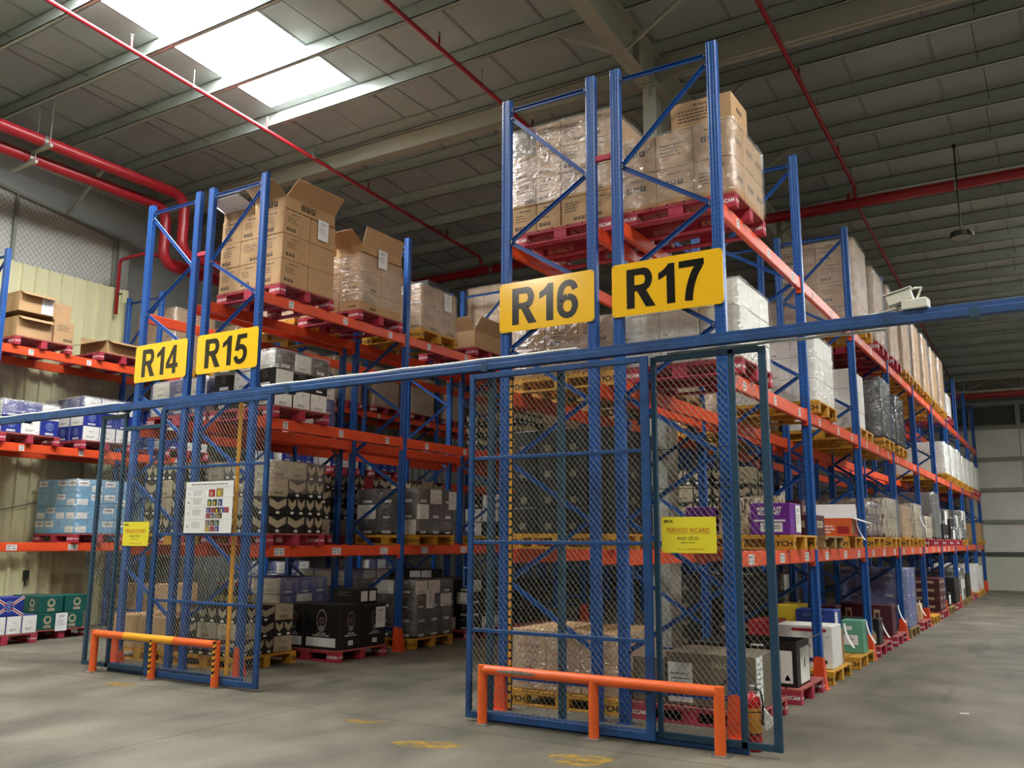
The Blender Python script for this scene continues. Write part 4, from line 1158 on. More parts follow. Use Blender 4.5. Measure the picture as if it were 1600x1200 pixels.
def chain(t, x0, x1, z0, z1, y=0.0, a=.052, b=.064, r=.0021, m='wire', axis='x', ztop=None):
    """chain link: two families of slanted wires clipped to the panel; every wire steps in front of and behind the others"""
    mb = MB(); sl = b / a
    def put(pts):
        v = []; f = []
        n = len(pts)
        for i, (u, z, o) in enumerate(pts):
            p = Vector((u, y + o, z)) if axis == 'x' else Vector((y + o, u, z))
            for k in range(3):
                an = k * 2.094; 
                dd = Vector((math.cos(an) * r, math.sin(an) * r, 0)) if axis == 'x' else Vector((math.sin(an) * r, math.cos(an) * r, 0))
                v.append(p + dd)
        for i in range(n - 1):
            for k in range(3): f.append((3 * i + k, 3 * i + (k + 1) % 3, 3 * i + 3 + (k + 1) % 3, 3 * i + 3 + k))
        mb.add(v, f, m)
    zt = ztop or (lambda u: z1)
    for s in (1, -1):
        c = (x0 - (z1 - z0) / sl - a) if s > 0 else x0
        end = x1 if s > 0 else x1 + (z1 - z0) / sl + a
        while c < end:
            # line u = c + s * (z - z0) / sl
            za, zb = z0, z1
            if s > 0: lo = z0 + (x0 - c) * sl; hi = z0 + (x1 - c) * sl
            else: lo = z0 + (c - x1) * sl; hi = z0 + (c - x0) * sl
            za = max(za, lo); zb = min(zb, hi)
            if ztop:
                for _ in range(3): zb = min(zb, zt(c + s * (zb - z0) / sl))
            if zb - za > .01:
                put([(c + s * (za - z0) / sl, za, .002 * s), (c + s * (zb - z0) / sl, zb, .002 * s)])
            c += a
    o = link('chain_link_mesh', mb.mesh('chain_link_mesh'), t); o['kind'] = 'stuff'; return o

g = thing('sliding_gate', 'blue framed chain-link gate leaf standing before the R16 rack', 'gate', (0, FY - .04, 0))
for a, b in ((-2.265, -2.215), (-.515, -.445)): tubebox(g, 'stile', a, b, .03, 3.15)
tubebox(g, 'top_rail', -2.215, -.515, 3.10, 3.15); 
for z in (.79, 1.575, 2.345): tubebox(g, 'cross_bar', -2.215, -.515, z - .016, z + .016, -.012, .012)
tubebox(g, 'bottom_rail', -2.215, -.515, .03, .09)
chain(g, -2.215, -.515, .09, 3.10)
q = MB(); q.tube([(-2.265, 0, 1.34), (-2.31, 0, 1.34), (-2.31, 0, 1.17), (-2.265, 0, 1.17)], .009, 'fence_blue', 8); link('handle', q.mesh('handle'), g)
# striped strip taped on the mesh
t = thing('striped_strip', 'narrow yellow and black striped strip standing in the gate before R16', 'warning strip', (-1.83, FY - .005, 0))
mb = MB(); mb.box(-.02, .02, .0, .006, .12, 3.1, 'black'); link('backing', mb.mesh('backing'), t)
mb = MB()
z = .14
while z < 3.06: mb.box(-.018, .012, -.003, 0, z, z + .05, 'guard_yellow'); z += .072
o = link('stripe', mb.mesh('stripe'), t); o['kind'] = 'stuff'

g = thing('mesh_fence', 'fixed blue chain-link panel behind and right of the gate leaf, before R17', 'fence', (0, FY + .02, 0))
for a, b in ((-.44, -.40), (.235, .285), (.485, .545)): tubebox(g, 'post', a, b, .05, 3.14, m='fence_dark')
tubebox(g, 'top_rail', -.40, .485, 3.10, 3.15, m='fence_dark'); tubebox(g, 'bottom_rail', -.40, .485, .05, .10, m='fence_dark')
chain(g, -.40, .485, .10, 3.10)
for z in (2.35, 2.02): 
    q = MB(); q.bar((-.4, 0, z), (.485, 0, z), .006, .006, 'lamp_dark'); link('tie_wire', q.mesh('tie_wire'), g)
for x, lab in ((-1.36, 'dark blue square fence post behind the mesh gate, before R16'), (-2.11, 'dark blue square fence post at the left edge of the gate before R16')):
    mb = MB(); mb.cbox(-.03, .03, -.03, .03, 0, 3.18, 'fence_dark'); mb.box(-.06, .06, -.06, .06, 0, .008, 'fence_dark'); tag(link('fence_post', mb.mesh('fence_post'), None, (x, FY + .10, 0)), lab, 'post', 'fence posts')
mb = MB(); mb.cbox(-2.16, .30, -.02, .03, .0, .09, 'fence_blue'); tag(link('gate_track', mb.mesh('gate_track'), None, (-.02, FY + .045, 0)), 'low blue steel floor track under the gate before R16 and R17', 'track', 'gate floor tracks')

g = thing('sliding_gate', 'blue framed chain-link gate leaf standing before the R15 rack', 'gate', (0, FY - .04, 0))
for a, b in ((-6.80, -6.74), (-5.0, -4.94)): tubebox(g, 'stile', a, b, .03, 3.18)
tubebox(g, 'top_rail', -6.74, -5.0, 3.13, 3.18)
for z in (.88, 1.64, 2.42): tubebox(g, 'cross_bar', -6.74, -5.0, z - .016, z + .016, -.012, .012)
tubebox(g, 'bottom_rail', -6.74, -5.0, .03, .09)
chain(g, -6.74, -5.0, .09, 3.13)
q = MB(); q.tube([(-5.05, -.02, 1.22), (-5.05, -.07, 1.22), (-5.05, -.07, 1.02), (-5.05, -.02, 1.02)], .009, 'fence_blue', 8); link('handle', q.mesh('handle'), g)
g = thing('mesh_fence', 'fixed dark blue chain-link panel before the R14 rack', 'fence', (0, FY + .02, 0))
for a, b in ((-8.09, -8.03), (-7.62, -7.57), (-6.9, -6.86)): tubebox(g, 'post', a, b, .05, 3.16, m='fence_dark')
tubebox(g, 'top_rail', -8.03, -7.62, 3.10, 3.15, m='fence_dark'); tubebox(g, 'inner_rail', -7.57, -6.9, 2.93, 2.98, m='fence_dark')
tubebox(g, 'bottom_rail', -8.03, -6.9, .05, .10, m='fence_dark'); tubebox(g, 'low_rail', -7.57, -6.9, .40, .44, m='fence_dark')
for z in (2.02, 2.78, 1.2):
    q = MB(); q.bar((-8.03, 0, z), (-6.9, 0, z), .008, .008, 'fence_dark'); link('tie_wire', q.mesh('tie_wire'), g)
chain(g, -8.03, -7.62, .10, 3.10); chain(g, -7.57, -6.9, .10, 2.93)
q = MB(); q.tube([(-8.09, 0, 1.42), (-8.17, 0, 1.42), (-8.17, 0, 1.25), (-8.09, 0, 1.25)], .009, 'fence_dark', 8); link('handle', q.mesh('handle'), g)
mb = MB(); mb.cbox(-7.65, -5.3, -.02, .03, 0, .10, 'fence_blue'); tag(link('gate_track', mb.mesh('gate_track'), None, (0, FY + .075, 0)), 'low blue steel floor track under the gate before R14 and R15', 'track', 'gate floor tracks')
mb = MB(); mb.cbox(-.03, .03, -.012, .012, 0, 3.17, 'guard_yellow'); mb.box(-.05, .05, -.03, .03, 0, .006, 'guard_yellow'); tag(link('yellow_pole', mb.mesh('yellow_pole'), None, (-5.62, FY + .13, 0)), 'tall yellow flat pole behind the mesh gate before R15', 'pole')

# notices on the mesh
def notice(x0, x1, z0, z1, lab, wide):
    t = thing('warehouse_notice', lab, 'notice', (x0, FY + .012, z0), 0, 'yellow warehouse notices'); W = x1 - x0; H = z1 - z0
    mb = MB(); mb.box(0, W, 0, .003, 0, H, 'lemon'); f = Face(mb, (0, 0, 0), (1, 0, 0), (0, 0, 1), (0, -1, 0), W, H)
    f.text('JMCA', W * .04, H * .82, W * .22, H * .92, 'ink', .03)
    f.text('PERNOD RICARD', W * .1, H * .57, W * .88, H * .70, 'lemon_text', .01); f.rect(W * .1, H * .535, W * .88, H * .545, 'lemon_text')
    f.text('KHO SỐ 01', W * .3, H * .36, W * .68, H * .5, 'ink', .0); f.text('(AMBIENT STORAGE)', W * .35, H * .26, W * .62, H * .30, 'ink', .01)
    f.text('PIC:', W * .3, H * .09, W * .37, H * .13, 'grey_ink', .01); f.text('NGUYỄN VIỆT CƯỜNG', W * .4, H * .08, W * .78, H * .145, 'lemon_text', .02)
    link('sheet', mb.mesh('sheet'), t)
    for a, b in ((.01, .01), (W - .01, .01), (.01, H - .01), (W - .01, H - .01)):
        q = MB(); q.tube([(a, -.003, b), (a, .02, b)], .003, 'wire', 6); link('wire_tie', q.mesh('wire_tie'), t)
notice(-.375, .09, 1.50, 1.79, 'yellow notice with orange and black text on the mesh before R17', True)
notice(-7.48, -6.985, 1.50, 1.79, 'yellow notice with orange and black text on the mesh before R14', True)
def board():
    x0, x1, z0, z1 = -6.255, -5.455, 1.655, 2.24; W = x1 - x0; H = z1 - z0
    t = thing('instruction_sheet', 'white instruction sheet with small photographs on the gate before R15', 'notice', (x0, FY - .0635, z0))
    mb = MB(); mb.box(0, W, 0, .003, 0, H, 'paper'); f = Face(mb, (0, 0, 0), (1, 0, 0), (0, 0, 1), (0, -1, 0), W, H); r = random.Random(8)
    f.lines(W * .12, H * .955, W * .95, 1, .012, .01, 'grey_ink', r)
    for z in (.89, .86, .68, .50, .26): f.rect(W * .02, H * z, W * .98, H * z + .0015, 'grey_ink')
    for a in (.13, .42): f.rect(W * a, H * .02, W * a + .0015, H * .89, 'grey_ink')
    for L_, z in (('A', .76), ('B', .59), ('C', .38), ('D', .13)):
        f.text(L_, W * .06, H * z - .012, W * .09, H * z + .012, 'ink', .02); f.lines(W * .17, H * z + .04, W * .38, 4, .005, .012, 'grey_ink', r)
    cols = ['royal', 'ink', 'red_print', 'green_print', 'taupe', 'black', 'gold']
    def ph(a, z, w, h):
        c = r.choice(cols); f.rect(W * a, H * z, W * (a + w), H * (z + h), c); f.rect(W * (a + w * .25), H * (z + h * .1), W * (a + w * .6), H * (z + h * .7), r.choice(['cream', 'grey_ink', 'yellow_print']), .002)
    ph(.5, .7, .13, .14); ph(.65, .7, .15, .16)
    for i in range(3): ph(.48 + i * .11, .52, .09, .13)
    for i in range(5): ph(.46 + i * .095, .39, .09, .1)
    for i in range(4): ph(.46 + i * .085, .28, .08, .1)
    for i in range(3): ph(.46 + i * .1, .14, .09, .11); ph(.46 + i * .1, .03, .09, .1)
    link('sheet', mb.mesh('sheet'), t)
board()

# conduit along the header and the camera on it
def conduit(x0, x1, z, y, lab):
    mb = MB(); pts = [(x0 + (x1 - x0) * i / 12, .003 * math.sin(i * 1.7), .004 * math.sin(i * 2.3)) for i in range(13)]
    mb.tube(pts, .012, 'cable_white', 8); tag(link('cable_conduit', mb.mesh('cable_conduit', True), None, (0, y, z)), lab, 'conduit', 'white cable conduits')
conduit(-12.0, -7.75, 3.298, FY + .0, 'white cable conduit on the header beam left of the R14 sign')
conduit(-5.15, -1.15, 3.298, FY + .0, 'white cable conduit on the header beam between the R15 and R17 signs')
conduit(-.3, 1.45, 3.172, FY + .05, 'thin white cable conduit under the header beam near the security camera')
def cctv():
    t = thing('security_camera', 'white box security camera standing on the blue header beam', 'security camera', (1.60, FY + .01, 3.286), math.radians(-8))
    mb = MB(); mb.cbox(-.02, .16, -.05, .05, 0, .075, 'white_plastic', .006); link('junction_box', mb.mesh('junction_box'), t)
    mb = MB(); a = Vector((.05, 0, .125)); b = Vector((-.12, -.02, .08))
    mb.bar(a, b, .085, .075, 'white_plastic'); mb.bar(a + Vector((.0, 0, .045)), b + Vector((-.03, 0, .043)), .105, .008, 'white_plastic'); link('housing', mb.mesh('housing'), t)
    mb = MB(); d = (b - a).normalized(); mb.bar(b, b + d * .004, .07, .06, 'lamp_dark'); link('lens', mb.mesh('lens'), t)
    mb = MB(); mb.tube([(.03, 0, .07), (.03, 0, .12)], .018, 'white_plastic', 10); mb.tube([(.08, 0, .075), (.1, 0, .12), (.12, 0, .16), (.06, .02, .17)], .008, 'white_plastic', 6); link('bracket', mb.mesh('bracket'), t)
    mb = MB(); mb.tube([(-.02, 0, .03), (-.12, 0, .02), (-.25, 0, .008), (-.42, 0, .006)], .009, 'white_plastic', 8); link('cable', mb.mesh('cable', True), t)
cctv()

# ------------------------------------------------------------------ crash rails
def crash_rail(xs, zr, lab, kind):
    r = .043; t = thing('crash_rail', lab, 'barrier', (0, -.70, 0), 0, 'orange crash rails')
    for i, x in enumerate(xs):
        end = i in (0, len(xs) - 1)
        mb = MB(); mb.tube([(x, 0, .006), (x, 0, zr + (r * .9 if end else 0))], r, 'guard_orange', 20); o = link('post', mb.mesh('post', False), t)
        mb = MB(); mb.box(x - .085, x + .085, -.085, .085, 0, .008, 'steel')
        for a in (-.065, .065): mb.tube([(x + a, -.065, .006), (x + a, -.065, .024)], .009, 'steel', 6)
        link('base_plate', mb.mesh('base_plate'), t)
    mb = MB(); mb.tube([(xs[0], 0, zr), (xs[-1], 0, zr)], r, 'guard_orange', 20); link('rail', mb.mesh('rail'), t)
    if kind == 'L':
        a = xs[0] + (xs[-1] - xs[0]) * .27; b = xs[0] + (xs[-1] - xs[0]) * .68
        mb = MB(); mb.tube([(a, 0, zr), (b, 0, zr)], r + .0015, 'guard_yellow', 20); tag(link('yellow_band', mb.mesh('yellow_band'), t), 'yellow painted middle of the rail')
        for x, k in ((xs[1], 0), (xs[2], 1)):
            mb = MB(); w = .026; z = .15 + .0; n = 7; rr = r + .0018
            def arc(zlo, zhi, m, chev):
                v = []; f = []
                for i in range(7):
                    a = -math.pi / 2 + (-.62 + 1.24 * i / 6); d = chev * (1 - abs(i - 3) / 3)
                    v.append((x + rr * math.cos(a), rr * math.sin(a), zlo - d)); v.append((x + rr * math.cos(a), rr * math.sin(a), zhi - d))
                for i in range(6): f.append((2 * i, 2 * i + 2, 2 * i + 3, 2 * i + 1))
                mb.add(v, f, m)
            for i in range(6):
                z = .40 - i * .062 if k == 0 else .44 - i * .062
                arc(z, z + .031, 'guard_yellow', .02); arc(z + .031, z + .062, 'black', .02)
            tag(link('hazard_tape', mb.mesh('hazard_tape'), t), 'black and yellow chevron tape')
    else:
        mb = MB(); v = []; f = []; n = 12
        for i in range(n + 1):
            u = i / n; x = xs[0] + .16 + .42 * u; hw = .36 * math.sin(math.pi * u) ** .6 + .02
            for s in (-1, 0, 1):
                a = -math.pi / 2 + .05 + s * hw; v.append((x, (r + .001) * math.sin(a) * 1.0, zr + (r + .001) * math.cos(a) * 1.0))
        for i in range(n):
            for s in (0, 1): f.append((3 * i + s, 3 * i + s + 1, 3 * i + s + 4, 3 * i + s + 3))
        mb.add(v, f, 'scuff'); tag(link('scrape', mb.mesh('scrape'), t), 'bare scraped patch')
    return t
crash_rail([-2.055, -.96, .105], .462, 'orange pipe crash rail with a scraped end, before the R16 and R17 gate', 'R')
crash_rail([-7.70, -6.60, -5.53], .452, 'orange pipe crash rail with a yellow band, before the R14 and R15 gate', 'L')

# ------------------------------------------------------------------ fire extinguisher
def extinguisher():
    t = thing('fire_extinguisher', 'red fire extinguisher with an orange label standing behind the gate corner', 'fire extinguisher', (.27, -.40, 0))
    mb = MB(); mb.lathe([(.06, 0), (.066, .01), (.066, .36), (.06, .395), (.04, .42), (.02, .43), (.02, .45)], 'extinguisher_red', 24); link('cylinder', mb.mesh('cylinder', True), t)
    mb = MB(); mb.lathe([(.0665, .13), (.067, .132), (.067, .32), (.0665, .322)], 'extinguisher_label', 24)
    for z in (.13, .29): mb.lathe([(.0674, z), (.0676, z + .001), (.0676, z + .008), (.0674, z + .009)], 'ink', 24)
    link('label_band', mb.mesh('label_band', True), t)
    mb = MB(); mb.lathe([(.018, .44), (.022, .45), (.022, .48), (.012, .49)], 'steel', 12); mb.bar((-.02, 0, .49), (.07, 0, .50), .018, .008, 'steel'); mb.bar((-.02, 0, .475), (.06, 0, .46), .018, .006, 'steel'); link('valve', mb.mesh('valve'), t)
    mb = MB(); mb.tube([(.02, 0, .465), (.07, -.01, .45), (.085, -.01, .36), (.078, -.01, .2)], .009, 'black', 8); link('hose', mb.mesh('hose', True), t)
    mb = MB(); v = [(.06, .01, .34), (.065, .04, .33), (.17, .05, .22), (.09, .03, .15)]; mb.add(v + [(a, b + .002, c) for a, b, c in v], [(0, 1, 2, 3), (7, 6, 5, 4), (0, 4, 5, 1), (1, 5, 6, 2), (2, 6, 7, 3), (3, 7, 4, 0)], 'paper'); link('tag', mb.mesh('tag'), t)
extinguisher()

# ------------------------------------------------------------------ the building
XL, XR, YF, YB = -14.6, 11.0, -18.0, 27.35
RZ0, RS = 8.8, .0635
zroof = lambda y: RZ0 - RS * y
def structure(name, me=None, loc=(0, 0, 0)):
    o = link(name, me, None, loc); o['kind'] = 'structure'; return o
mb = MB(); mb.box(XL, XR, YF, YB, -.12, 0, 'concrete'); floor = structure('floor', mb.mesh('floor'))
for i, (x, y, w, d, a) in enumerate([(-1.95, -1.6, .42, .16, .35), (-.72, -1.35, .34, .16, .3), (-.7, -1.5, .25, .1, .4), (.34, -1.32, .3, .12, .2), (-6.6, -1.1, .3, .12, .2), (-1.3, -2.3, .5, .06, .6), (-3.0, -1.2, .25, .1, .3)]):
    q = MB(); n = 10; w *= 1.35; d *= 1.5; q.add([(w / 2 * math.cos(2 * math.pi * k / n) * (1 + .2 * ((k * 5) % 3)), d / 2 * math.sin(2 * math.pi * k / n), 0) for k in range(n)], [tuple(range(n))], 'worn_yellow')
    link('paint_patch', q.mesh('paint_patch'), floor, (x, y, .0015), a)
q = MB()
for x in (-3.9, 2.6, 6.6): q.box(x - .004, x + .004, YF, YB, 0, .0008, 'rail_dark')
for y in (-1.0, 5.2, 11.4, 17.6, -6.2): q.box(XL, XR, y - .004, y + .004, 0, .0008, 'rail_dark')
link('expansion_joint', q.mesh('expansion_joint'), floor)

ceil = structure('ceiling')
# roof sheets, each its own panel, with joint strips between them; translucent sheets where the skylights are
SKY = [(-8.6, -6.75, -4.5, 2.4), (3.7, 5.2, -1.6, 1.6), (3.9, 5.4, 12.0, 19.0)]  # first strip drawn a little wider than its sheet, standing in for bloom
def sloped(x0, x1, y0, y1, t0, t1, m, mb=None):
    mb = mb or MB(); v = [(x0, y0, zroof(y0) + t0), (x1, y0, zroof(y0) + t0), (x1, y1, zroof(y1) + t0), (x0, y1, zroof(y1) + t0), (x0, y0, zroof(y0) + t1), (x1, y0, zroof(y0) + t1), (x1, y1, zroof(y1) + t1), (x0, y1, zroof(y1) + t1)]
    return mb.add(v, [(3, 2, 1, 0), (4, 5, 6, 7), (0, 1, 5, 4), (1, 2, 6, 5), (2, 3, 7, 6), (3, 0, 4, 7)], m)
x = XL; W = 1.5
edges = sorted(set([XL + 1.5 * i for i in range(0, 18)] + [XR]))
xs_ = [XL]
pts = sorted({round(a, 3) for s in SKY for a in s[:2]} | {XL, XR})
for a, b in zip(pts[:-1], pts[1:]):
    n = max(1, round((b - a) / 1.2)); xs_ += [a + (b - a) * (i + 1) / n for i in range(n)]
for a, b in zip(xs_[:-1], xs_[1:]):
    c = (a + b) / 2; holes = sorted((s[2], s[3]) for s in SKY if s[0] - .01 < c < s[1] + .01); y = YF - .5
    for h0, h1 in holes + [(YB + .3, None)]:
        if h0 - y > .05: link('roof_panel', sloped(a + .006, b - .006, y, h0, .27, .33, 'roof_sheet').mesh('roof_panel'), ceil)
        y = h1
    q = MB(); 
    link('joint_strip', sloped(a - .022, a + .022, YF - .5, YB, .258, .27, 'roof_joint').mesh('joint_strip'), ceil) if not any(s[0] + .05 < a < s[1] - .05 for s in SKY) else None
for s in SKY: 
    o = link('skylight', sloped(s[0], s[1], s[2], s[3], .285, .30, 'skylight').mesh('skylight'), ceil)
for k in range(-19, 19):
    y = 4.99 + 1.21 * k
    if not YF < y < YB: continue
    q = MB(); z = zroof(y); T = .012
    # Z section: bottom flange towards the camera, web, top flange; lips
    for (ya, yb, za, zb) in ((y - .075, y, 0, T), (y - T, y, 0, .27), (y - T, y + .075, .27 - T, .27), (y - .075, y - .075 + T, 0, .025)):
        q.box(XL, XR, ya, yb, z + za, z + zb, 'purlin')
    link('purlin', q.mesh('purlin'), ceil)
for x in (-10.4, -6.05, 1.95, 6.2):
    q = MB()
    for k in range(-14, 18):
        y = 4.99 + 1.21 * k
        if y + 1.3 > YB: continue
        dx = .06 * (k % 2); q.tube([(x + dx, y, zroof(y) + .05), (x + dx, y + 1.21, zroof(y + 1.21) + .13)], .006, 'rail_dark', 5)
    link('sag_rod', q.mesh('sag_rod'), ceil)
# eaves strut along x on the column line
q = MB(); y = 3.86; z = zroof(y) - .30
q.box(XL, XR, y - .09, y + .09, z, z + .014, 'frame_steel'); q.box(XL, XR, y - .008, y + .008, z, z + .28, 'frame_steel'); q.box(XL, XR, y - .09, y + .09, z + .27, z + .284, 'frame_steel')
q.box(XL, XR, y - .095, y - .08, z, z + .27, 'frame_steel')
link('strut_beam', q.mesh('strut_beam'), ceil)
def rafter(x, full=True):
    q = MB(); d = .58
    def seg(x0, x1, t0, t1): sloped(x0, x1, YF, YB, t0, t1, 'frame_steel', q)
    seg(x - .11, x + .11, -d, -d + .014); seg(x - .11, x + .11, -.014, 0); seg(x - .006, x + .006, -d, 0)
    for k in range(-12, 22):
        y = 1.2 * k + .6
        if YF < y < YB and k % 2 == 0: q.box(x - .1, x + .1, y - .005, y + .005, zroof(y) - d + .01, zroof(y) - .01, 'frame_steel')
    link('rafter', q.mesh('rafter'), ceil)
    for k in range(-7, 11):
        y = 4.99 + 1.21 * 2 * k
        if not YF < y < YB: continue
        for s in (-1, 1):
            q = MB(); q.bar((x + s * .08, y, zroof(y) - d + .03), (x + s * 1.0, y, zroof(y) + .02), .045, .045, 'frame_steel'); link('knee_brace', q.mesh('knee_brace'), ceil)
for x in (-14.45, -2.1, 10.6): rafter(x)
# lattice girder near the back wall
q = MB(); yb = 25.6; z1 = 6.98; z0 = 6.55
q.bar((XL, yb, z1), (XR, yb, z1), .08, .08, 'frame_steel'); q.bar((XL, yb, z0), (XR, yb, z0), .07, .07, 'frame_steel')
n = 30
for i in range(n):
    a = XL + (XR - XL) * i / n; b = XL + (XR - XL) * (i + 1) / n; q.bar((a, yb, z0 if i % 2 else z1), (b, yb, z1 if i % 2 else z0), .035, .035, 'frame_steel')
    if i % 2: q.bar((a, yb, z0), (a, yb, z1), .03, .03, 'frame_steel')
link('lattice_girder', q.mesh('lattice_girder'), ceil)

# column between the racks
def column(x, y, lab):
    ztop = zroof(y) - .58
    t = thing('column', None, None, (x, y, 0)); t['kind'] = 'structure'
    q = MB(); q.box(-.1, .1, -.225, -.211, 3.2, ztop, 'frame_steel'); q.box(-.1, .1, .211, .225, 3.2, ztop, 'frame_steel'); q.box(-.005, .005, -.211, .211, 3.2, ztop, 'frame_steel')
    q.box(-.13, .13, -.27, .27, ztop - .02, ztop, 'frame_steel')
    for s in (-1, 1): q.add([(-.004, s * .225, ztop - .02), (-.004, s * .27, ztop - .02), (-.004, s * .225, ztop - .22), (.004, s * .225, ztop - .02), (.004, s * .27, ztop - .02), (.004, s * .225, ztop - .22)], [(0, 1, 2), (5, 4, 3), (0, 3, 4, 1), (1, 4, 5, 2), (2, 5, 3, 0)], 'frame_steel')
    for a in (-.08, .08):
        for b in (-.25, .25): q.tube([(a, b, ztop - .04), (a, b, ztop - .0)], .014, 'steel', 6)
    link('steel_shaft', q.mesh('steel_shaft'), t)
    q = MB(); q.cbox(-.16, .16, -.25, .12, 0, 3.2, 'plaster', .015); link('concrete_casing', q.mesh('concrete_casing'), t)
    return t
column(-2.06, 3.68, '')

# partition of pale corrugated sheet on the left
wl = structure('wall_left')
def sheet(y0, y1, x, z0, z1, m='corrugated', step=.25, name='corrugated_sheet', parent=None):
    q = MB(); pts = []; y = y0
    while y < y1 - .001:
        pts += [(0, y), (0, min(y1, y + step - .085)), (.045, min(y1, y + step - .07)), (.045, min(y1, y + step - .015))]; y += step
    pts.append((0, y1)); v = []; f = []; n = len(pts)
    for a, b in pts: v += [(x + a, b, z0), (x + a, b, z1)]
    for a, b in pts: v += [(x - .02, b, z0), (x - .02, b, z1)]
    for i in range(n - 1):
        f.append((2 * i, 2 * i + 2, 2 * i + 3, 2 * i + 1)); k = 2 * n; f.append((k + 2 * i, k + 2 * i + 1, k + 2 * i + 3, k + 2 * i + 2)); f.append((2 * i + 1, 2 * i + 3, k + 2 * i + 3, k + 2 * i + 1))
    f.append((2 * n - 2, 4 * n - 2, 4 * n - 1, 2 * n - 1)); f.append((0, 1, 2 * n + 1, 2 * n))
    q.add(v, f, m); link(name, q.mesh(name), parent)
y = -6.0
while y < 2.9: sheet(y, y + 1.0, -13.13, 0, 6.45, parent=wl); y += 1.0
q = MB(); q.box(-13.2, -13.08, 2.97, 3.05, 0, 6.45, 'corrugated'); link('edge_post', q.mesh('edge_post'), wl)
y = 3.05
while y < YB - .1: sheet(y, min(YB, y + 1.2), -13.75, 0, 6.45, 'wall_grey', .3, parent=wl); y += 1.2
# upper wall: white boarding with diamond netting before it, then plain grey sheets
ztopw = lambda u: 7.93 - .143 * (u - .63)
q = MB(); yy0, yy1 = -3.2, 3.0
v = [(-13.62, yy0, 6.2), (-13.62, yy1, 6.2), (-13.62, yy1, ztopw(yy1)), (-13.62, yy0, ztopw(yy0))]; v += [(a - .04, b, c) for a, b, c in v]
q.add(v, [(0, 1, 2, 3), (7, 6, 5, 4), (0, 4, 5, 1), (1, 5, 6, 2), (2, 6, 7, 3), (3, 7, 4, 0)], 'panel_white'); link('white_board', q.mesh('white_board'), wl)
chain(wl, yy0, yy1, 6.3, 8.5, y=-13.57, a=.105, b=.12, r=.0045, m='girt', axis='y', ztop=ztopw)
for y in (-1.0, .95, 3.0):
    q = MB(); q.cbox(-13.6, -13.54, y - .03, y + .03, 6.2, ztopw(y), 'girt'); link('mesh_post', q.mesh('mesh_post'), wl)
q = MB(); q.bar((-13.56, yy0, ztopw(yy0)), (-13.56, yy1, ztopw(yy1)), .06, .05, 'girt'); link('mesh_rail', q.mesh('mesh_rail'), wl)
q = MB(); q.box(-13.9, -13.76, YF, YB, 6.2, 9.9, 'wall_grey'); link('upper_sheeting', q.mesh('upper_sheeting'), wl)
q = MB(); q.cbox(-13.74, -13.5, 3.06, 3.30, 6.45, 7.6, 'wall_grey'); link('wall_post', q.mesh('wall_post'), wl)
for i, dz in enumerate((0, .07, .14)):
    q = MB(); q.tube([(-13.3, -4.0, 8.62 + dz), (-13.3, 8.0, 8.12 + dz)], .014, 'frame_steel', 6); link('cable_run', q.mesh('cable_run'), wl)
for y in (-3, -.5, 2.0, 4.6):
    q = MB(); q.bar((-13.7, y, 7.95 - .0635 * y), (-12.7, y + .1, zroof(y) + .0), .05, .05, 'frame_steel'); link('wall_brace', q.mesh('wall_brace'), wl)

# back wall
wb = structure('wall_back')
q = MB(); q.box(XL, XR, YB - .12, YB + .1, 0, 1.13, 'block_wall'); link('block_dado', q.mesh('block_dado'), wb)
q = MB(); q.box(XL, XR, YB - .16, YB - .05, 1.13, 1.21, 'rail_dark'); link('dado_rail', q.mesh('dado_rail'), wb)
zs = [1.21, 2.29, 3.37, 4.41, 5.50]
for a, b in zip(zs[:-1], zs[1:]):
    x = XL; k = 0
    while x < XR - .1:
        q = MB(); q.cbox(x + .006, min(x + 1.45, XR) - .006, YB - .08, YB - .03, a + .05, b - .05, 'panel_white', .01); link('wall_panel', q.mesh('wall_panel'), wb); x += 1.45; k += 1
for z in zs[1:]:
    q = MB(); q.box(XL, XR, YB - .16, YB - .04, z - .06, z + .06, 'girt'); link('girt', q.mesh('girt'), wb)
q = MB(); q.box(XL, XR, YB, YB + .05, 1.1, 7.4, 'wall_grey'); link('outer_sheeting', q.mesh('outer_sheeting'), wb)
x = XL
while x < XR:
    q = MB(); q.box(x - .07, x + .07, YB - .2, YB, 5.5, 6.3, 'girt'); link('louver_post', q.mesh('louver_post'), wb)
    for k in range(7):
        z = 5.62 + k * .09; q = MB(); v = [(x + .07, YB - .14, z), (x + 1.38, YB - .14, z), (x + 1.38, YB - .05, z + .07), (x + .07, YB - .05, z + .07)]; v += [(a, b, c + .006) for a, b, c in v]
        q.add(v, [(0, 1, 2, 3), (7, 6, 5, 4), (0, 4, 5, 1), (1, 5, 6, 2), (2, 6, 7, 3), (3, 7, 4, 0)], 'louver'); link('louver_slat', q.mesh('louver_slat'), wb)
    x += 1.45
q = MB(); q.box(XL, XR, YB - .2, YB - .05, 6.26, 6.4, 'girt'); link('louver_head', q.mesh('louver_head'), wb)
wr = structure('wall_right')
q = MB(); q.box(XR, XR + .1, YF, YB, 0, 9.9, 'wall_grey'); link('sheeting', q.mesh('sheeting'), wr)

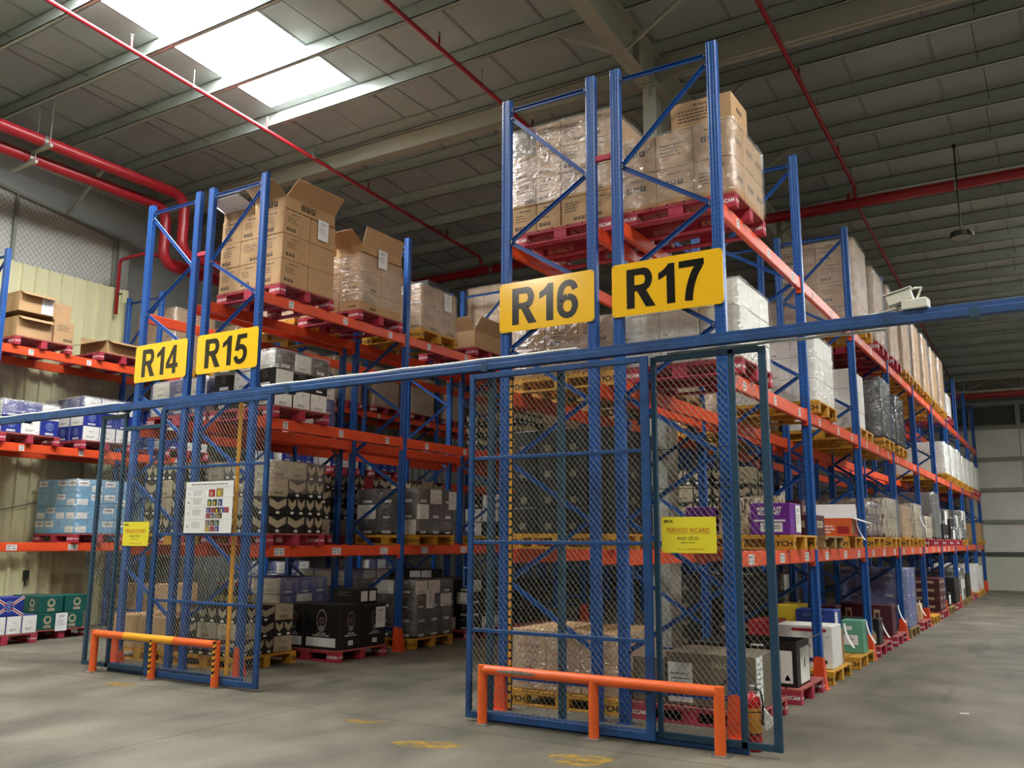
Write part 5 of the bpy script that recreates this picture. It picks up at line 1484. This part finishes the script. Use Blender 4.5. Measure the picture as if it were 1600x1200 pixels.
# ------------------------------------------------------------------ fire mains and sprinkler branches
def arc(p, a, b, r, n=6):
    """quarter bend at corner p between unit directions a (arriving) and b (leaving)"""
    a = Vector(a); b = Vector(b); p = Vector(p); c = p - a * r + b * r
    return [c + a * r * math.sin(math.pi / 2 * i / n) - b * r * math.cos(math.pi / 2 * i / n) for i in range(n + 1)]
pipez = lambda y: 8.5 - RS * y
def branch(x, lab, cb=8.35, ya=-9.0):
    t = thing('sprinkler_pipe', lab, 'pipe', (x, 0, 0), 0, 'sprinkler branch pipes')
    mb = MB(); e = Vector((0, 8.7, pipez(8.7)))
    mb.tube([(0, ya, pipez(ya)), (0, 8.6, pipez(8.6)), (0, 8.68, pipez(8.7) - .03), (0, 8.7, pipez(8.7) - .1), (0, 8.7, 7.7)], .032, 'pipe_red', 12); link('pipe', mb.mesh('pipe', True), t)
    y = -6.5 + (x * .37) % 1.0
    while y < 8.4:
        mb = MB(); z = pipez(y); mb.tube([(0, y, z), (0, y, z + .17)], .016, 'pipe_red', 8); mb.lathe([(.02, z + .17), (.012, z + .19), (.012, z + .22), (.028, z + .225), (.028, z + .23)], 'steel', 8, (0, y, 0)); link('sprinkler_head', mb.mesh('sprinkler_head'), t)
        if y + 1.0 < 8.5:
            mb = MB(); z = pipez(y + 1.1); mb.tube([(0, y + 1.1, z - .035), (0, y + 1.1, z + .28)], .006, 'steel', 6); mb.lathe([(.04, z - .02), (.04, z + .02)], 'steel', 10, (0, y + 1.1, 0)); link('hanger', mb.mesh('hanger'), t)
        y += 2.6
branch(-8.42, 'thin red sprinkler pipe under the roof passing the skylight')
branch(-4.45, 'thin red sprinkler pipe under the roof between racks R15 and R16')
branch(-.28, 'thin red sprinkler pipe under the roof above rack R17')
branch(3.9, 'thin red sprinkler pipe under the roof above the right-hand aisle')
def branch_far(x, lab):
    t = thing('sprinkler_pipe', lab, 'pipe', (x, 0, 0), 0, 'sprinkler branch pipes')
    mb = MB(); mb.tube([(0, 8.7, 7.7), (0, 8.7, pipez(9.6) - .1), (0, 8.8, pipez(9.6) - .02), (0, 9.6, pipez(9.6)), (0, 26, pipez(26))], .026, 'pipe_red', 10); link('pipe', mb.mesh('pipe', True), t)
branch_far(-.40, 'thin red sprinkler pipe running on beyond the fire main above rack R17')
def mains():
    t = thing('fire_main', 'thick red fire main running across the roof above the racks', 'pipe', (0, 8.7, 7.63))
    mb = MB(); mb.tube([(-11.45, 0, 0), (XR - .1, 0, 0)], .095, 'pipe_red', 18); link('pipe', mb.mesh('pipe', True), t)
    for x in (-8.1, -2.9, 1.36, 6.5):
        mb = MB(); mb.lathe([(.103, -.03), (.103, .03)], 'steel', 14); me = mb.mesh('clamp'); o = link('clamp', me, t, (x, 0, 0)); o.rotation_euler = (0, math.pi / 2, 0)
        mb = MB(); mb.tube([(x, 0, .09), (x, 0, zroof(8.7) - 7.63)], .007, 'steel', 6); link('hanger_rod', mb.mesh('hanger_rod'), t)
    def left(x, zt, yd, zb, yend, lab, last):
        t = thing('fire_main', lab, 'pipe', (x, 0, 0), 0, 'left fire mains'); r = .28
        pts = [(0, -9, zt)] + arc((0, yd, zt), (0, 1, 0), (0, 0, -1), r) + arc((0, yd, zb), (0, 0, -1), (0, 1, 0), r) + [(0, yend - .3, zb)]
        if last: pts += arc((0, yend, zb), (0, 1, 0), (0, 0, 1), r) [0:7] + [(0, yend, 7.6)]
        else: pts += [(0, yend, zb)]
        mb = MB(); mb.tube(pts, .10, 'pipe_red', 18); link('pipe', mb.mesh('pipe', True), t)
        for y in (-3.0, 0.2):
            mb = MB(); mb.lathe([(.108, -.03), (.108, .03)], 'steel', 14); o = link('clamp', mb.mesh('clamp'), t, (0, y, zt)); o.rotation_euler = (math.pi / 2, 0, 0)
            mb = MB(); mb.bar((-.5, y, zt - .13), (.25, y, zt - .13), .05, .05, 'frame_steel'); mb.tube([(.2, y, zt - .13), (.2, y, zroof(y))], .007, 'steel', 6); link('bracket', mb.mesh('bracket'), t)
    left(-11.55, 8.12, 3.05, 6.95, 8.7, 'thick red fire main with a drop bend above rack R14, right one of two', True)
    left(-11.95, 7.93, 2.95, 6.80, 24.0, 'thick red fire main with a drop bend above rack R14, left one of two', False)
    t = thing('hydrant_pipe', 'thin red pipe turning a corner above the corrugated partition', 'pipe', (0, 0, 0))
    mb = MB(); mb.tube([(-13.0, 2.75, 5.9), (-13.0, 2.75, 6.93), (-12.97, 2.75, 6.98), (-12.9, 2.75, 7.0), (-12.2, 2.75, 7.0), (-12.15, 2.8, 7.0), (-12.15, 5.6, 7.0)], .035, 'pipe_red', 10); link('pipe', mb.mesh('pipe', True), t)
    mb = MB(); mb.tube([(-12.15, 4.3, 7.0), (-12.8, 4.3, 7.0)], .03, 'pipe_red', 10); link('branch', mb.mesh('branch', True), t)
    mb = MB(); mb.box(-13.03, -12.85, 2.73, 2.77, 6.28, 6.3, 'rail_dark'); link('pipe_bracket', mb.mesh('pipe_bracket'), t)
    t = thing('fire_main', 'far red fire main running high along the back wall', 'pipe', (0, YB - .5, 6.63))
    mb = MB(); mb.tube([(-13.6, 0, 0), (XR - .1, 0, 0)], .15, 'pipe_red', 14); link('pipe', mb.mesh('pipe', True), t)
mains()

# ------------------------------------------------------------------ high bay lamps
def high_bay(x, y, z, lab):
    t = thing('high_bay_lamp', lab, 'lamp', (x, y, z), 0, 'unlit high bay lamps')
    mb = MB(); mb.lathe([(.155, 0), (.165, .01), (.165, .085), (.155, .095), (.05, .10), (.03, .12)], 'lamp_dark', 26); link('housing', mb.mesh('housing'), t)
    mb = MB(); mb.lathe([(.145, -.003), (.15, -.001), (.15, .001)], 'lens_grey', 26); link('lens', mb.mesh('lens'), t)
    mb = MB(); mb.tube([(0, 0, .1), (0, 0, zroof(y) - z)], .012, 'lamp_dark', 8); mb.lathe([(.03, 0), (.03, .06)], 'lamp_dark', 10, (0, 0, zroof(y) - z - .08)); link('hanging_rod', mb.mesh('hanging_rod'), t)
    mb = MB(); mb.box(.155, .19, -.05, .05, .01, .075, 'lens_grey'); link('driver_box', mb.mesh('driver_box'), t)
high_bay(1.39, 8.43, 6.60, 'round dark high bay lamp hanging on a rod above the right-hand aisle')
mb = MB(); mb.cbox(0, .09, -.05, .05, 0, .16, 'lamp_dark'); mb.tube([(.045, 0, 0), (.045, 0, -.12)], .012, 'lamp_dark', 8); tag(link('wall_box', mb.mesh('wall_box'), None, (-13.13, 1.5, .87)), 'small dark box fixed low on the corrugated partition', 'box')
mb = MB(); mb.tube([(0, -3.0 + .4 * i, 1.9 + .065 * (-2.4 + .4 * i) ** 2) for i in range(13)], .008, 'lamp_dark', 6); tag(link('wall_cable', mb.mesh('wall_cable', True), None, (-13.085, 0, 0)), 'thin dark cable sagging along the corrugated partition', 'cable')
mb = MB(); mb.box(0, .0015, -.11, .11, -.22, 0, 'red_print'); tag(link('red_note', mb.mesh('red_note'), None, (-7.722 + .573, 3.6, 2.57)), 'square red note on the chevron-print stack of rack R14', 'note')
# small litter on the aisle floor
mb = MB(); mb.box(-.04, .04, -.02, .02, 0, .002, 'paper'); tag(link('paper_scrap', mb.mesh('paper_scrap'), None, (1.5, 2.2, 0), .3), 'small white paper scrap on the right-hand aisle floor', 'paper')
bpy.context.view_layer.update()
